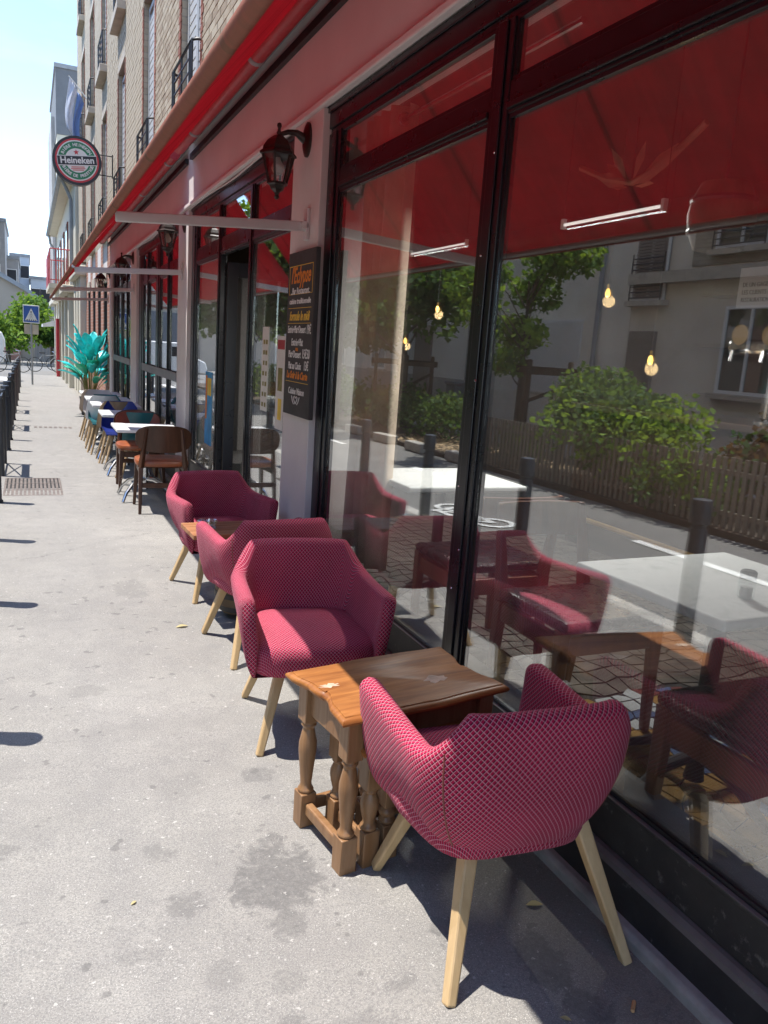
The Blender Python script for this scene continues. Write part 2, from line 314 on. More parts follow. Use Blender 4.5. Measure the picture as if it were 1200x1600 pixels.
def m_scuffed():
    t = NT('scuffed_black_paint'); g = t.n.new('ShaderNodeNewGeometry'); sp_ = t.n.new('ShaderNodeSeparateXYZ'); t.l.new(g.outputs['Normal'], sp_.inputs[0])
    up = t.math('MINIMUM', t.math('MAXIMUM', t.math('MULTIPLY_ADD', sp_.outputs[2], 2.0, -.5), 0), 1)
    c = t.ramp(t.noise(7, 6, .65), [(.3, (.012,.012,.015)), (.7, (.035,.034,.033))])
    c = t.mix(t.ramp(t.noise(26, 6, .7), [(.60, 0.0), (.72, .55)]), c, (.22,.205,.185))
    c = t.mix(t.math('MULTIPLY', up, t.math('MULTIPLY_ADD', t.noise(12, 5), .6, .25)), c, (.26,.245,.225))  # upward faces greyed like dust, standing in for the ledge's shine
    t.base(c); t.set(Roughness=.42); t.bump(t.noise(30, 5), .2, .004); return t.m
MT = dict(
    pave=m_pavement(), road=m_road(), fabric=m_fabric(), awning=m_awning(),
    beech=wood('pale_beech', (.50,.33,.155), (.64,.45,.24), 'z', 10),
    oak=wood('polished_oak', (.20,.062,.014), (.47,.19,.05), 'x', 17, .5, .1),
    oakleg=wood('turned_oak', (.21,.10,.04), (.33,.18,.085), 'z', 16, .4, .25),
    plank=wood('red_brown_plank', (.30,.12,.05), (.48,.23,.11), 'x', 9, .5),
    barrelw=wood('barrel_oak', (.10,.07,.045), (.19,.14,.09), 'z', 8, .7),
    walnut=wood('dark_walnut', (.055,.022,.012), (.11,.045,.024), 'z', 12, .4, .2),
    teak=wood('red_teak', (.16,.048,.016), (.28,.095,.035), 'z', 12, .32, .4),
    ash=wood('ash_legs', (.42,.28,.15), (.55,.40,.24), 'z', 12),
    fencew=wood('weathered_fence_wood', (.21,.18,.145), (.37,.33,.27), 'z', 7, .8),
    stakew=wood('tree_stake_wood', (.06,.04,.026), (.12,.08,.05), 'z', 7, .8),
    bark=paint('tree_bark', (.09,.07,.052), .9, .4, 9, bump=.8, bscale=30),
    leather=paint('rust_leather', (.30,.085,.032), .36, .2, 9, bump=.15, bscale=160),
    maroonleather=paint('maroon_leather', (.20,.045,.03), .4, .2, 9, bump=.15, bscale=160),
    blackvinyl=paint('black_vinyl', (.012,.012,.014), .28, .2, 9, bump=.05),
    black=paint('black_gloss_paint', (.011,.012,.016), .30, .3, 4, bump=.10, bscale=25),
    blackdirty=m_scuffed(),
    iron=paint('black_iron', (.018,.018,.02), .5, .3, 8),
    bollard=paint('dark_grey_bollard_paint', (.035,.04,.048), .45, .25, 6),
    lamp=paint('aged_bronze_paint', (.03,.022,.018), .42, .5, 12),
    gutterst=paint('grey_stone_threshold', (.30,.285,.265), .85, .35, 8, bump=.4, bscale=50),
    stone=paint('pale_stone', (.42,.40,.36), .9, .2, 5, bump=.4, bscale=40),
    plaster=paint('white_facade_plaster', (.70,.66,.64), .75, .06, 3, bump=.12, bscale=40),
    fascia=paint('white_fascia_board', (.74,.70,.69), .6, .05, 2),
    cream=paint('cream_render', (.58,.54,.44), .85, .06, 2),
    white=paint('white_laminate', (.80,.80,.79), .3, .03, 4, bump=0),
    whitep=paint('white_paint', (.78,.78,.76), .5, .05, 4),
    marking=paint('white_road_marking', (.68,.68,.65), .8, .18, 9, bump=.3),
    chrome=paint('brushed_chrome', (.62,.63,.65), .22, .05, 6, 1, 0),
    alu=paint('white_aluminium_arm', (.62,.60,.59), .35, .05, 5),
    zinc=paint('zinc_grey', (.28,.29,.30), .5, .15, 3),
    concrete=paint('grey_concrete', (.36,.35,.34), .85, .1, 1.5),
    concreted=paint('dark_grey_cladding', (.15,.155,.165), .8, .1, 1.5),
    beigewall=paint('beige_render', (.76,.71,.62), .9, .14, .7, bump=.2),
    brownwall=paint('brown_beige_render', (.70,.63,.53), .9, .15, .8, bump=.2),
    palewall=paint('pale_grey_render', (.70,.69,.66), .9, .08, .8),
    shutter=paint('grey_shutter_paint', (.50,.50,.49), .6, .08, 4),
    shutterd=paint('brown_roller_shutter', (.23,.19,.16), .6, .1, 4),
    lintel=paint('pale_lintel_stone', (.50,.44,.36), .85, .15, 5, bump=.2),
    redbrick=m_brick('red_brick', (.25,.09,.06), (.33,.13,.085), (.40,.19,.13)),
    mortar=paint('sandy_mortar', (.44,.39,.32), .95, .1, 10, bump=.4, bscale=90),
    brick=m_brick('buff_brick', (.30,.225,.155), (.41,.335,.24), (.49,.425,.32)),
    brickwall=m_brickwall('buff_brick_wall', (.37,.30,.21), (.46,.39,.295), (.31,.27,.215)),
    brickred=m_brickwall('red_brick_wall', (.33,.13,.085), (.42,.20,.14), (.42,.38,.33)),
    brickgrey=m_brickwall('grey_brown_brick_wall', (.30,.25,.19), (.42,.37,.29), (.24,.22,.19)),
    redpaint=paint('red_metal_paint', (.42,.03,.04), .5, .1, 5),
    glass=glassmat('window_glass', .235, (.95,.97,.96), 0.0, .05),
    glassdark=glassmat('far_window_glass', .10, (.5,.54,.56)),
    clear=glassmat('clear_glass', .06, (.93,.95,.95)),
    lampglass=glassmat('lantern_glass', .08, (.92,.90,.88)),
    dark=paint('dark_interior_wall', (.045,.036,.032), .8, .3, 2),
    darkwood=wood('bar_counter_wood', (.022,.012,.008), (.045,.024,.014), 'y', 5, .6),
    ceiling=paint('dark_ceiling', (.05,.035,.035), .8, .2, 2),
    grout=paint('black_grout', (.025,.024,.023), .9, .3, 20),
    tilew=paint('grey_white_tile', (.42,.44,.45), .3, .12, 15, bump=.04),
    tileo=paint('ochre_tile', (.30,.17,.045), .3, .2, 15, bump=.04),
    tileb=paint('blue_tile', (.05,.10,.21), .3, .2, 15, bump=.04),
    tiler=paint('oxblood_tile', (.14,.035,.03), .3, .2, 15, bump=.04),
    curtain=translucent('cream_curtain_cloth', (.90,.74,.58), (.80,.60,.42), .16, 5),
    bulb=emis('warm_filament', (1,.55,.12), .8), frost=paint('frosted_bulb', (.72,.62,.55), .4, .05, 5, bump=0),
    chalk=paint('chalkboard_panel', (.045,.042,.042), .7, .25, 5), chalkw=paint('chalk_white', (.74,.74,.72), .9, .1, 30, bump=0),
    chalky=paint('chalk_yellow', (.78,.50,.08), .9, .12, 30, bump=0), chalko=paint('chalk_orange', (.72,.24,.04), .9, .12, 30, bump=0),
    signg=paint('sign_green', (.015,.20,.085), .4, .08, 5), signr=paint('sign_red', (.55,.03,.045), .4, .08, 5), signw=paint('sign_white', (.74,.74,.70), .4, .04, 5),
    signk=paint('sign_black', (.015,.016,.022), .4, .1, 5), signpink=paint('sign_faded_red', (.60,.20,.17), .4, .08, 5),
    blue=paint('road_sign_blue', (.02,.09,.36), .4, .05, 5),
    teal=paint('teal_plastic', (.018,.13,.15), .38, .08, 5), navy=paint('royal_blue_plastic', (.018,.035,.22), .38, .08, 5),
    whitepl=paint('white_plastic', (.66,.65,.64), .38, .04, 5), greypl=paint('light_grey_plastic', (.47,.45,.44), .38, .04, 5), taupe=paint('taupe_plastic', (.36,.27,.20), .42, .08, 5), oakshell=wood('bent_oak_shell', (.30,.20,.11), (.42,.30,.18), 'z', 9, .45),
    leafg=leafmat('plane_leaf', (.11,.20,.045)), leafl=leafmat('light_leaf', (.20,.32,.06)), leafd=leafmat('dark_leaf', (.06,.125,.035)), leafs=leafmat('shrub_leaf', (.10,.175,.06)), leafbr=leafmat('brown_leaf', (.09,.055,.03)),
    cyan=translucent('turquoise_foil', (.05,.70,.72), (.10,.80,.78), .3, 9), green=translucent('jade_foil', (.04,.50,.34), (.08,.6,.4), .3, 9), stem=paint('olive_stem', (.22,.20,.05), .6, .3, 20),
    pot=paint('charcoal_pot', (.05,.05,.052), .6, .2, 6), chips=paint('wood_chips', (.52,.38,.22), .9, .35, 30, bump=.5), soil=paint('garden_soil', (.07,.05,.035), .95, .4, 10, bump=.8, bscale=30),
    tyre=paint('tyre_rubber', (.02,.02,.02), .8, .2, 9), deadleaf=translucent('dry_leaf', (.55,.47,.24), (.5,.42,.2), .3), butt=paint('cork_paper', (.55,.30,.14), .8, .2, 90),
    flagw=translucent('white_flag_cloth', (.74,.76,.82), (.7,.72,.8), .35), flagb=translucent('blue_flag_cloth', (.26,.36,.60), (.26,.36,.6), .35),
    iron2=paint('cast_iron_grate', (.17,.14,.12), .7, .35, 14, .3), poster=paint('poster_paper', (.70,.69,.66), .7, .05, 8), bannerb=paint('reflected_banner_blue', (.05,.30,.58), .6, .3, 6), postery=paint('poster_yellow', (.78,.55,.06), .6, .2, 6),
    salt=paint('salt', (.6,.6,.58), .8, .1, 40), hazeblue=paint('hazed_distant_wall', (.50,.55,.60), .8, .05, .4), gold=paint('brass', (.55,.36,.12), .35, .1, 8, 1), pink=paint('dried_petal', (.42,.20,.14), .8, .2, 9),  # distant blocks' pale blue has the haze put into the wall colour
)

# ------------------------------------------------------------------ ground, road, pavement
def sheet(name, mat, x0, x1, y0, y1, dz, ny=1):
    mb = MB(); ys = [y0+(y1-y0)*i/ny for i in range(ny+1)]
    for i in range(ny):
        a, b = ys[i], ys[i+1]
        mb.add([(x0,a,G(a)+dz),(x1,a,G(a)+dz),(x1,b,G(b)+dz),(x0,b,G(b)+dz)], [(0,1,2,3)])
    return struct(mb.build(name, mat))
struct(MB().add([(-300,-120,G(-120)-.115),(300,-120,G(-120)-.115),(300,700,G(700)-.115),(-300,700,G(700)-.115)], [(0,1,2,3)]).build('ground', MT['concrete']))
sheet('road', MT['road'], -3.62, -.66, -60, 40, -.108)
sheet('cross_road', MT['road'], -60, 60, 40, 54, -.106)
def slab(name, mat, x0, x1, y0, y1, t=.16, dz=0, bevel=0):
    mb = MB(); vs = []
    for y in (y0, y1):
        for x in (x0, x1):
            for z in (G(y)+dz-t, G(y)+dz): vs.append((x,y,z))
    mb.add(vs, [(0,2,3,1),(4,5,7,6),(0,1,5,4),(2,6,7,3),(1,3,7,5),(0,4,6,2)])
    return struct(mb.build(name, mat, bevel=bevel))
slab('pavement', MT['pave'], -.50, 1.60, -20, 38)
slab('kerb', MT['stone'], -.66, -.503, -20, 38, dz=-.004, bevel=.012)
slab('far_pavement', MT['pave'], -20, 20, 54, 62, dz=-.0)
slab('opposite_pavement', MT['concrete'], -8.6, -5.95, -20, 38, dz=-.01)
slab('planting_bed', MT['soil'], -5.95, -3.62, -20, 38, dz=-.03)
def cross_marks():
    for k in range(4):
        y = 35.2 + .0; x0 = -3.3 + k*.7
        struct(slab('road_marking', MT['marking'], x0, x0+.4, 33.5, 36.5, .004, -.1))
for a, b in ((1.1,5.92),(-4.5,-1.2),(9.6,11.0),(14,15.4)):
    slab('road_marking', MT['marking'], -2.52, -2.40, a, b, .004, -.1)
cross_marks()
def bike_mark(cx, cy):
    mb = MB()
    def flat(poly):
        mb.add([(cx+p[0], cy+p[1], G(cy+p[1])-.098) for p in poly], [tuple(range(len(poly)))])
    for wy in (-.42, .42):
        for k in range(14):
            a, b = 2*PI*k/14, 2*PI*(k+1)/14
            flat([(math.cos(a)*.24, wy+math.sin(a)*.24), (math.cos(b)*.24, wy+math.sin(b)*.24), (math.cos(b)*.17, wy+math.sin(b)*.17), (math.cos(a)*.17, wy+math.sin(a)*.17)])
    for p, q in (((0,-.42),(.26,-.2)),((.26,-.2),(0,.05)),((0,.05),(0,-.42)),((.26,-.2),(.3,.25)),((.3,.25),(0,.05)),((.36,.27),(0,.42)),((.26,-.2),(.36,-.26))):
        d = Vector((q[0]-p[0], q[1]-p[1])).normalized(); n = Vector((-d.y, d.x))*.035
        flat([(p[0]+n.x,p[1]+n.y),(q[0]+n.x,q[1]+n.y),(q[0]-n.x,q[1]-n.y),(p[0]-n.x,p[1]-n.y)])
    struct(mb.build('road_marking', MT['marking']))
bike_mark(-1.4, 7.3)

# ------------------------------------------------------------------ the cafe building
XG = 1.462            # glass line
bld = thing('cafe_building', 'buff brick apartment house with a black and white cafe front under the red awning', 'building', (.045,0,0))
GW, GH = .22, .065
ZT = 14.5; Y0B, Y1B = -6.0, 27.8
cols_y = [2.1, 5.3, 8.5, 11.5, 14.85, 18.2, 21.5, 24.9]; WW = 1.08
floors = [(3.55, 5.85), (6.62, 8.85), (9.65, 11.85)]
wall_segs = []
ys = sorted([Y0B, Y1B] + [c-WW/2 for c in cols_y] + [c+WW/2 for c in cols_y])
mb = MB()
for i in range(0, len(ys), 2):
    mb.box(1.445, 1.75, ys[i], ys[i+1], 3.38, ZT); wall_segs.append((ys[i], ys[i+1], 3.4, ZT))
for c in cols_y:
    z = 3.38
    for a, b in floors:
        if a-z > .02: mb.box(1.446, 1.75, c-WW/2, c+WW/2, z, a); wall_segs.append((c-WW/2, c+WW/2, z, a))
        z = b
    mb.box(1.446, 1.75, c-WW/2, c+WW/2, z, ZT); wall_segs.append((c-WW/2, c+WW/2, z, ZT))
wall = mb.build('brick_wall', MT['brickwall'], bld)
# bricks that can be picked apart (nearest ones), the rest joined
bm_ = MB().box(0, .012, 0, GW, 0, GH).build('brick', MT['brick'], wall)
bmesh0 = bm_.data; bpy.data.objects.remove(bm_)
bev = []
rest = MB(); n_ind = 0
row = 0; z = 3.95
cells = []
while z < 9.4:
    off = (row % 2)*.115
    y = 6.2 + off
    while y < 17.5:
        for (a, b, c0, c1) in wall_segs:
            ya, yb = max(y, a+.004), min(y+GW, b-.004)
            if yb-ya > .05 and z >= c0 and z+GH <= c1: cells.append((ya, yb, z))
        y += GW+.01
    z += GH+.01; row += 1
near = [c for c in cells if ((6.4 < c[0] < 7.96 and c[2] < 5.25) or (9.0 < c[0] < 10.96 and 3.95 < c[2] < 5.75))]
near.sort(key=lambda c: c[0]*.5+c[2]*.7); nearset = set(near[:296])
for c in cells:
    pr = 1.4445 - .008 - random.random()*.004
    if c in nearset:
        o = link('brick', bmesh0, wall); o.location = (pr, c[0], c[2]); o.scale = (1, (c[1]-c[0])/GW, 1)
    else:
        rest.box(pr, 1.4435, c[0], c[1], c[2], c[2]+GH)
stuff(rest.build('bricks', MT['brick'], wall))
# windows with shutters, sills, lintels, railings
def upper_window(c, a, b, detail, n):
    w = MB()
    y0, y1 = c-WW/2+.003, c+WW/2-.003
    for (p, q, r, s_) in ((y0, y0+.05, a, b), (y1-.05, y1, a, b), (y0+.05, y1-.05, b-.06, b-.002), (y0+.05, y1-.05, a+.002, a+.05), (c-.03, c+.03, a+.05, b-.06)): w.box(1.60, 1.66, p, q, r, s_)
    win = w.build('window', MT['whitep'], bld)
    MB().box(1.63, 1.636, y0+.05, y1-.05, a+.05, b-.06).build('pane', MT['glassdark'], win)
    for s in (-1, 1):       # half-folded metal shutters standing in the reveals
        yy0, yy1 = (y0+.012, y0+.04) if s < 0 else (y1-.04, y1-.012)
    jb = MB()
    for yy in (y0-.12, y1+.0):
        k = 0; zz_ = a
        while zz_ < b-.05:
            d = .115 if k % 2 else .075
            lo, hi = (yy+.115-d, yy+.115) if yy < c else (yy+.003, yy+d)
            jb.box(1.4285, 1.4405, lo, hi, zz_, min(zz_+GH*1.0, b)); zz_ += GH+.01; k += 1
    stuff(jb.build('red_brick_jambs', MT['redbrick'], win))
    sh = MB()
    for (p, q) in ((y0+.02, c-.006), (c+.006, y1-.02)):
        sh.box(1.50, 1.53, p, p+.05, a+.06, b-.08); sh.box(1.50, 1.53, q-.05, q, a+.06, b-.08)
        sh.box(1.501, 1.529, p+.05, q-.05, b-.14, b-.08); sh.box(1.501, 1.529, p+.05, q-.05, a+.06, a+.12)
    shu = sh.build('shutter', MT['shutter'], bld)
    sl = MB().bar((1.515, 0, 0), (1.515, .40, 0), .012, .075).mesh('slat'); sl.materials.append(MT['shutter'])
    allsl = MB(); zz_ = a+.16
    while zz_ < b-.16:
        for p in (y0+.075, c+.06):
            if detail:
                o = link('slat', sl, shu); o.location = (0, p, zz_); o.rotation_euler = (0, 0, 0)
            else: allsl.box(1.505, 1.525, p, p+.40, zz_-.02, zz_+.02)
        zz_ += .095
    if not detail: stuff(allsl.build('slats', MT['shutter'], shu))
    MB().box(1.30, 1.72, y0-.10, y1+.10, a-.14, a-.003).build('sill', MT['lintel'], bld, bevel=.01)
    MB().box(1.432, 1.70, y0-.0, y1+.0, b+.0015, b+.14).build('lintel', MT['lintel'], bld)
    rl = MB(); X = 1.36
    ya, yb = y0-.05, y1+.05
    rl.tube([(1.44, ya, a+.62), (X+.05, ya, a+.62), (X, ya+.05, a+.62), (X, yb-.05, a+.62), (X+.05, yb, a+.62), (1.44, yb, a+.62)], .014, 6)
    for zz_ in (a+.50, a+.38, a+.26, a+.14): rl.tube([(X, ya+.16, zz_), (X, yb-.16, zz_)], .009, 5)
    rl.tube([(X, ya+.04, a+.05), (X, yb-.04, a+.05)], .012, 5)
    for yy in (ya+.04, ya+.10, ya+.16, c, yb-.16, yb-.10, yb-.04): rl.tube([(X, yy, a+.0), (X, yy, a+.62)], .010, 5)
    for yy in (ya, yb): rl.tube([(1.44, yy, a+.05), (X, yy+.03*(1 if yy == ya else -1), a+.05)], .010, 5)
    rl.build('window_railing', MT['iron'], bld, smooth=True)
for ci, c in enumerate(cols_y):
    for fi, (a, b) in enumerate(floors):
        if c < 4 and fi: continue
        upper_window(c, a, b, fi == 0 and 8 < c < 15.5, ci)
mb = MB(); mb.box(1.25, 1.75, Y0B, Y1B, ZT, ZT+.25); mb.build('cornice', MT['lintel'], bld, bevel=.02)
mb = MB().box(1.75, 9, Y0B, Y0B+.2, -.6, ZT); mb.box(1.75, 9, Y1B-.2, Y1B, -.6, ZT); mb.box(9, 9.2, Y0B, Y1B, -.6, ZT); mb.box(1.75, 9.2, Y0B, Y1B, ZT, ZT+.2)
mb.build('side_wall', MT['concrete'], bld)
# fascia above the shop windows
MB().box(1.424, 1.75, Y0B, 16.72, 2.775, 3.378).build('fascia', MT['fascia'], bld)
mb = MB().box(1.385, 1.43, Y0B, 16.7, 2.752, 2.79); mb.build('fascia_moulding', MT['fascia'], bld, bevel=.008)
# pilasters
PIL = [(-2.6,-2.1),(4.29,4.80),(8.24,8.80),(12.42,13.14),(16.32,16.72)]
for a, b in PIL:
    MB().box(1.405, 1.74, a, b, G(a)-.05, 2.751).build('pilaster', MT['plaster'], bld, bevel=.006)
# base: stone threshold, black plinth with ledge
def plinth(a, b):
    mb = MB(); prof = [(1.60,-.2),(1.372,-.2),(1.372,.026),(1.385,.036),(1.60,.036)]
    mb.loft([[(p[0], y, p[1]+G(y)) for p in prof] for y in (a, b)]); mb.build('threshold_stone', MT['gutterst'], bld, bevel=.006)
    MB().prism([(1.60,-.1),(1.408,-.1),(1.408,.136),(1.416,.147),(1.432,.153),(1.60,.153)], a, b, 'y').build('plinth', MT['blackdirty'], bld)
    mb = MB().prism([(1.60,.1532),(1.446,.1532),(1.446,.289),(1.438,.289),(1.438,.302),(1.52,.302),(1.60,.302)], a, b, 'y'); mb.build('sill_panel', MT['blackdirty'], bld, bevel=.003)
for a, b in ((-2.1,4.288),(4.802,5.88),(6.95,8.238),(8.802,12.418),(13.142,16.318)): plinth(a, b)
# shop windows: name, uprights, panes
def bay(a, b, ups, z0, z1, trans, label=None, headz=2.62, skip=None):
    fr = MB(); X0, X1 = 1.441, 1.50
    fr.box(X0, X1, a, b, headz, 2.7515)          # head
    fr.box(X0-.012, X0-.0015, a, b, 2.722, 2.7505)
    fr.box(X0+.012, X1, a, b, headz-.025, headz-.0005)
    w = fr.build('window_frame', MT['black'], bld, bevel=.004)
    for (y, wd, zz0) in ups:
        m = MB().box(X0+.003, X1-.003, y-wd/2, y+wd/2, zz0, headz-.026)
        m.box(X0-.005, X0+.002, y-wd*.22, y+wd*.22, zz0, headz-.026); m.build('mullion', MT['black'], w, bevel=.004)
    edges = [(y-wd/2, y+wd/2) for y, wd, _ in ups]
    for i in range(len(edges)-1):
        p, q = edges[i][1], edges[i+1][0]
        segs = [(z0, trans[0] if trans else headz-.026)] + ([(trans[1], headz-.026)] if trans else [])
        if trans:
            t = MB().box(X0+.006, X1-.006, p+.0005, q-.0005, trans[0], trans[1]); t.box(X0-.004, X0+.005, p+.001, q-.001, trans[0]+.012, trans[0]+.035); t.build('transom', MT['black'], w, bevel=.004)
        for k, (c0, c1) in enumerate(segs):
            if skip and (i, k) in skip: continue
            MB().box(XG, XG+.008, p+.001, q-.001, c0+.001, c1-.001).build('pane', MT['glass'], w)
            e = MB()
            for (u0,u1,v0,v1) in ((p+.001,p+.014,c0,c1),(q-.014,q-.001,c0,c1),(p+.0145,q-.0145,c0+.0005,c0+.013),(p+.0145,q-.0145,c1-.013,c1-.0005)): e.box(XG-.010, XG-.002, u0, u1, v0, v1)
            e.build('glazing_bead', MT['black'], w)
    return w
bay(-2.10, 4.288, [(-2.02,.16,.302),(.18,.12,.302),(2.545,.125,.302),(4.20,.175,.302)], .302, 2.6, (2.315,2.42), headz=2.645)
for (y_, z_) in ((2.56,.62),(2.53,.78),(2.57,1.02),(2.52,1.42),(2.56,1.86),(2.53,2.2)): MB().lathe([(.006,0),(.004,.004)], 8, M=Matrix.Translation((1.4375,y_,z_)) @ Matrix.Rotation(-PI/2,4,'Y')).build('screw', MT['chrome'], bld)
MB().tube([(1.414,y_,2.742+.012*math.sin(y_*2.7)) for y_ in np.arange(4.3,16.6,.4)], .006, 5).build('cable', MT['fascia'], bld, True)
wC = bay(4.802, 8.238, [(4.86,.11,.302),(5.90,.11,.05),(6.96,.11,.05),(8.11,.255,.302)], .302, 2.6, (2.215,2.345), skip={(1,0)}, headz=2.645)
wE = bay(8.802, 12.418, [(8.87,.13,.302),(9.70,.10,.302),(10.52,.34,.302),(11.45,.10,.302),(12.17,.49,.302)], .302, 2.6, (2.215,2.345), headz=2.645)
wF = bay(13.142, 16.318, [(13.25,.20,.302),(14.0,.10,.302),(14.85,.32,.302),(15.6,.10,.302),(16.21,.21,.302)], .302, 2.6, (2.215,2.345), headz=2.645)
for w, a, b in ((wE, 8.95, 11.9), (wF, 13.36, 16.08)):
    MB().box(1.42, 1.438, a, b, 1.03, 1.13).build('counter_rail', MT['zinc'], w, bevel=.004)
# open glazed door
dr = thing('open_door', 'black glazed cafe door standing open inwards beside the menu pilaster', 'door', (1.545, 6.90, .06))
d = MB()
for (p, q, r, s_) in ((.0,.09,0,2.1),(.81,.90,0,2.1),(.09,.81,0,.22),(.09,.81,1.98,2.1)): d.box(p, q, -.045, 0, r, s_)
d.build('door_frame', MT['black'], dr, bevel=.004)
MB().box(.09, .81, -.026, -.018, .22, 1.98).build('pane', MT['glass'], dr)
MB().tube([(.86,-.09,.85),(.86,-.09,1.35)], .011, 8).build('handle', MT['chrome'], dr, smooth=True)
dr.rotation_euler = (0,0,-.15)
# rear ground-floor stretch of the brick house, beyond the cafe
mb = MB()
GF = [(16.74,17.7),(18.6,19.3),(20.2,20.9),(21.8,22.6),(23.5,24.3)]
for a, b in GF: mb.box(1.446, 1.75, a, b, -.4, 3.378)
mb.build('brick_pier', MT['brickred'], bld)
for a, b in ((17.7,18.6),(19.3,20.2),(20.9,21.8),(22.6,23.5)):
    w = MB().box(1.56, 1.60, a, b, .6, 2.55).build('window', MT['concreted'], bld)
    MB().box(1.42, 1.70, a-.05, b+.05, 2.552, 2.8).build('lintel', MT['lintel'], bld); MB().box(1.446, 1.74, a, b, -.4, .598).build('apron_wall', MT['brickred'], bld); MB().box(1.446, 1.74, a, b, 2.801, 3.378).build('spandrel', MT['plaster'], bld)
    g = MB()
    for k in range(5): g.tube([(1.47, a+.08+k*.185, .6), (1.47, a+.08+k*.185, 2.55)], .01, 5)
    g.tube([(1.47, a, 1.3), (1.47, b, 1.3)], .012, 5); g.build('window_bars', MT['iron'], w)
for k, (a, b) in enumerate(((24.3,25.0),(25.6,26.3),(26.9,27.78))):
    MB().box(1.28-.0, 1.75, a, b, -.6, 3.377).build('pilaster', MT['cream'], bld, bevel=.02)
for (a, b) in ((25.0,25.6),(26.3,26.9)): MB().box(1.45, 1.74, a, b, -.6, 3.377).build('recess_panel', MT['beigewall'], bld)
MB().box(1.15, 1.4495, 24.2, 27.79, 3.05, 3.32).build('shop_cornice', MT['cream'], bld, bevel=.03)

# ------------------------------------------------------------------ interior
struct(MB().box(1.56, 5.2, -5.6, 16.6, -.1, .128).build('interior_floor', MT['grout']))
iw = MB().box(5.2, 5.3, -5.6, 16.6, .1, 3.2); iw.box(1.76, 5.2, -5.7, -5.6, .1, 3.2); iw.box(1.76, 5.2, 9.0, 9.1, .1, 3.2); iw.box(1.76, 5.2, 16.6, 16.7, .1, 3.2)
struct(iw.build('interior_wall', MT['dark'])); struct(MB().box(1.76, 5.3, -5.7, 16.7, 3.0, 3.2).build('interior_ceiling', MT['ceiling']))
fl = bpy.data.objects['interior_floor']
N1, N2 = 13, 23; gx = np.linspace(1.56, 2.62, N1+1); gy = np.linspace(.55, 2.45, N2+1)
P = np.zeros((N1+1, N2+1, 2)); P[..., 0] = gx[:, None]; P[..., 1] = gy[None, :]
P += rng.uniform(-.028, .028, P.shape)
ti = 0
for i in range(N1):
    for j in range(N2):
        q = np.array([P[i,j], P[i+1,j], P[i+1,j+1], P[i,j+1]]); c = q.mean(0)
        q = c + (q-c)*.90
        rad = abs(c[1]-.4 - 1.2*(c[0]-1.56)) 
        x = c[0]
        mk = 'tilew' if x < 1.80 or (2.22 < x < 2.34) else ('tileo' if x < 2.15 else random.choice(['tileb','tilew','tiler','tileo']))
        if mk == 'tilew' and random.random() < .09: mk = 'tileb'
        if i % 2 == 0 and random.random() < .35:       # one corner snapped off
            q = np.array([q[0], q[1], (q[1]+q[2])/2, (q[2]*.55+q[3]*.45), q[3]])
        h = .1285+random.random()*.004+.006
        mbt = MB().loft([[(p[0], p[1], .126) for p in q], [(p[0], p[1], h) for p in q]])
        o = mbt.build('tile', MT[mk], fl); ti += 1
xs = MB(); Q1, Q2 = 34, 70
QX = np.linspace(1.6, 4.6, Q1+1)[:,None] + rng.uniform(-.03,.03,(Q1+1,Q2+1)); QY = np.linspace(-1.5, 6.0, Q2+1)[None,:] + rng.uniform(-.035,.035,(Q1+1,Q2+1))
for i in range(Q1):
    for j in range(Q2):
        q = np.array([(QX[a_,b_], QY[a_,b_]) for a_, b_ in ((i,j),(i+1,j),(i+1,j+1),(i,j+1))]); c = q.mean(0)
        if .5 < c[1] < 2.5 and c[0] < 2.66: continue
        q = c+(q-c)*.9; xs.loft([[(p[0],p[1],.126) for p in q], [(p[0],p[1],.132+random.random()*.004) for p in q]], False)
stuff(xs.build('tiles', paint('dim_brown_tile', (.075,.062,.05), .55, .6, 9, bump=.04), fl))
# counter, back shelf and bottles
ct = thing('bar_counter', 'long dark wooden bar counter inside the room, behind the right-hand pane', 'bar counter', (3.9, 2.6, .128))
MB().box(0, .55, -2.6, 2.4, 0, 1.05).build('counter_body', MT['darkwood'], ct); MB().box(-.06, .62, -2.65, 2.45, 1.052, 1.10).build('counter_top', MT['darkwood'], ct, bevel=.008)
MB().tube([(-.12,-2.6,.25),(-.12,2.4,.25)], .02, 8).build('foot_rail', MT['gold'], ct, smooth=True)
for s_, z_ in ((5.0, 1.35), (5.0, 1.75), (5.0, 2.15)):
    sh = tag(MB().box(4.95, 5.19, 0.2, 5.0, z_-.03, z_).build('bottle_shelf', MT['darkwood']), {1.35:'lowest shelf of bottles on the dark wall behind the bar',1.75:'middle shelf of bottles on the dark wall behind the bar',2.15:'top shelf of bottles on the dark wall behind the bar'}[z_], 'shelf')
for k in range(12):
    z_ = (1.352, 1.752, 2.152)[k % 3]; y_ = .35 + k*.36
    m_, cn = (('clear','clear'), ('leafd','dark green'), ('gold','amber'), ('white','white'))[k // 3]
    b = MB().lathe([(.035,0),(.038,.01),(.038,.17),(.015,.22),(.013,.28),(.016,.285)], 10).build('bottle', MT[m_], None, True); b.location = (5.07, y_, z_)
    tag(b, cn+' bottle on the '+('lowest','middle','top')[k % 3]+' shelf behind the bar', 'bottle', 'bottles behind the bar')
tp = thing('beer_tap', 'chrome beer tap column with round medallion on the bar counter', 'beer tap', (4.0, 3.35, 1.23))
MB().lathe([(.09,0),(.09,.02),(.06,.04),(.055,.36),(.07,.38),(.07,.40)], 16).build('column', MT['chrome'], tp, True)
MB().box(-.06,.06,-.35,.35,.40,.50).build('tap_bridge', MT['chrome'], tp, bevel=.03, seg=3)
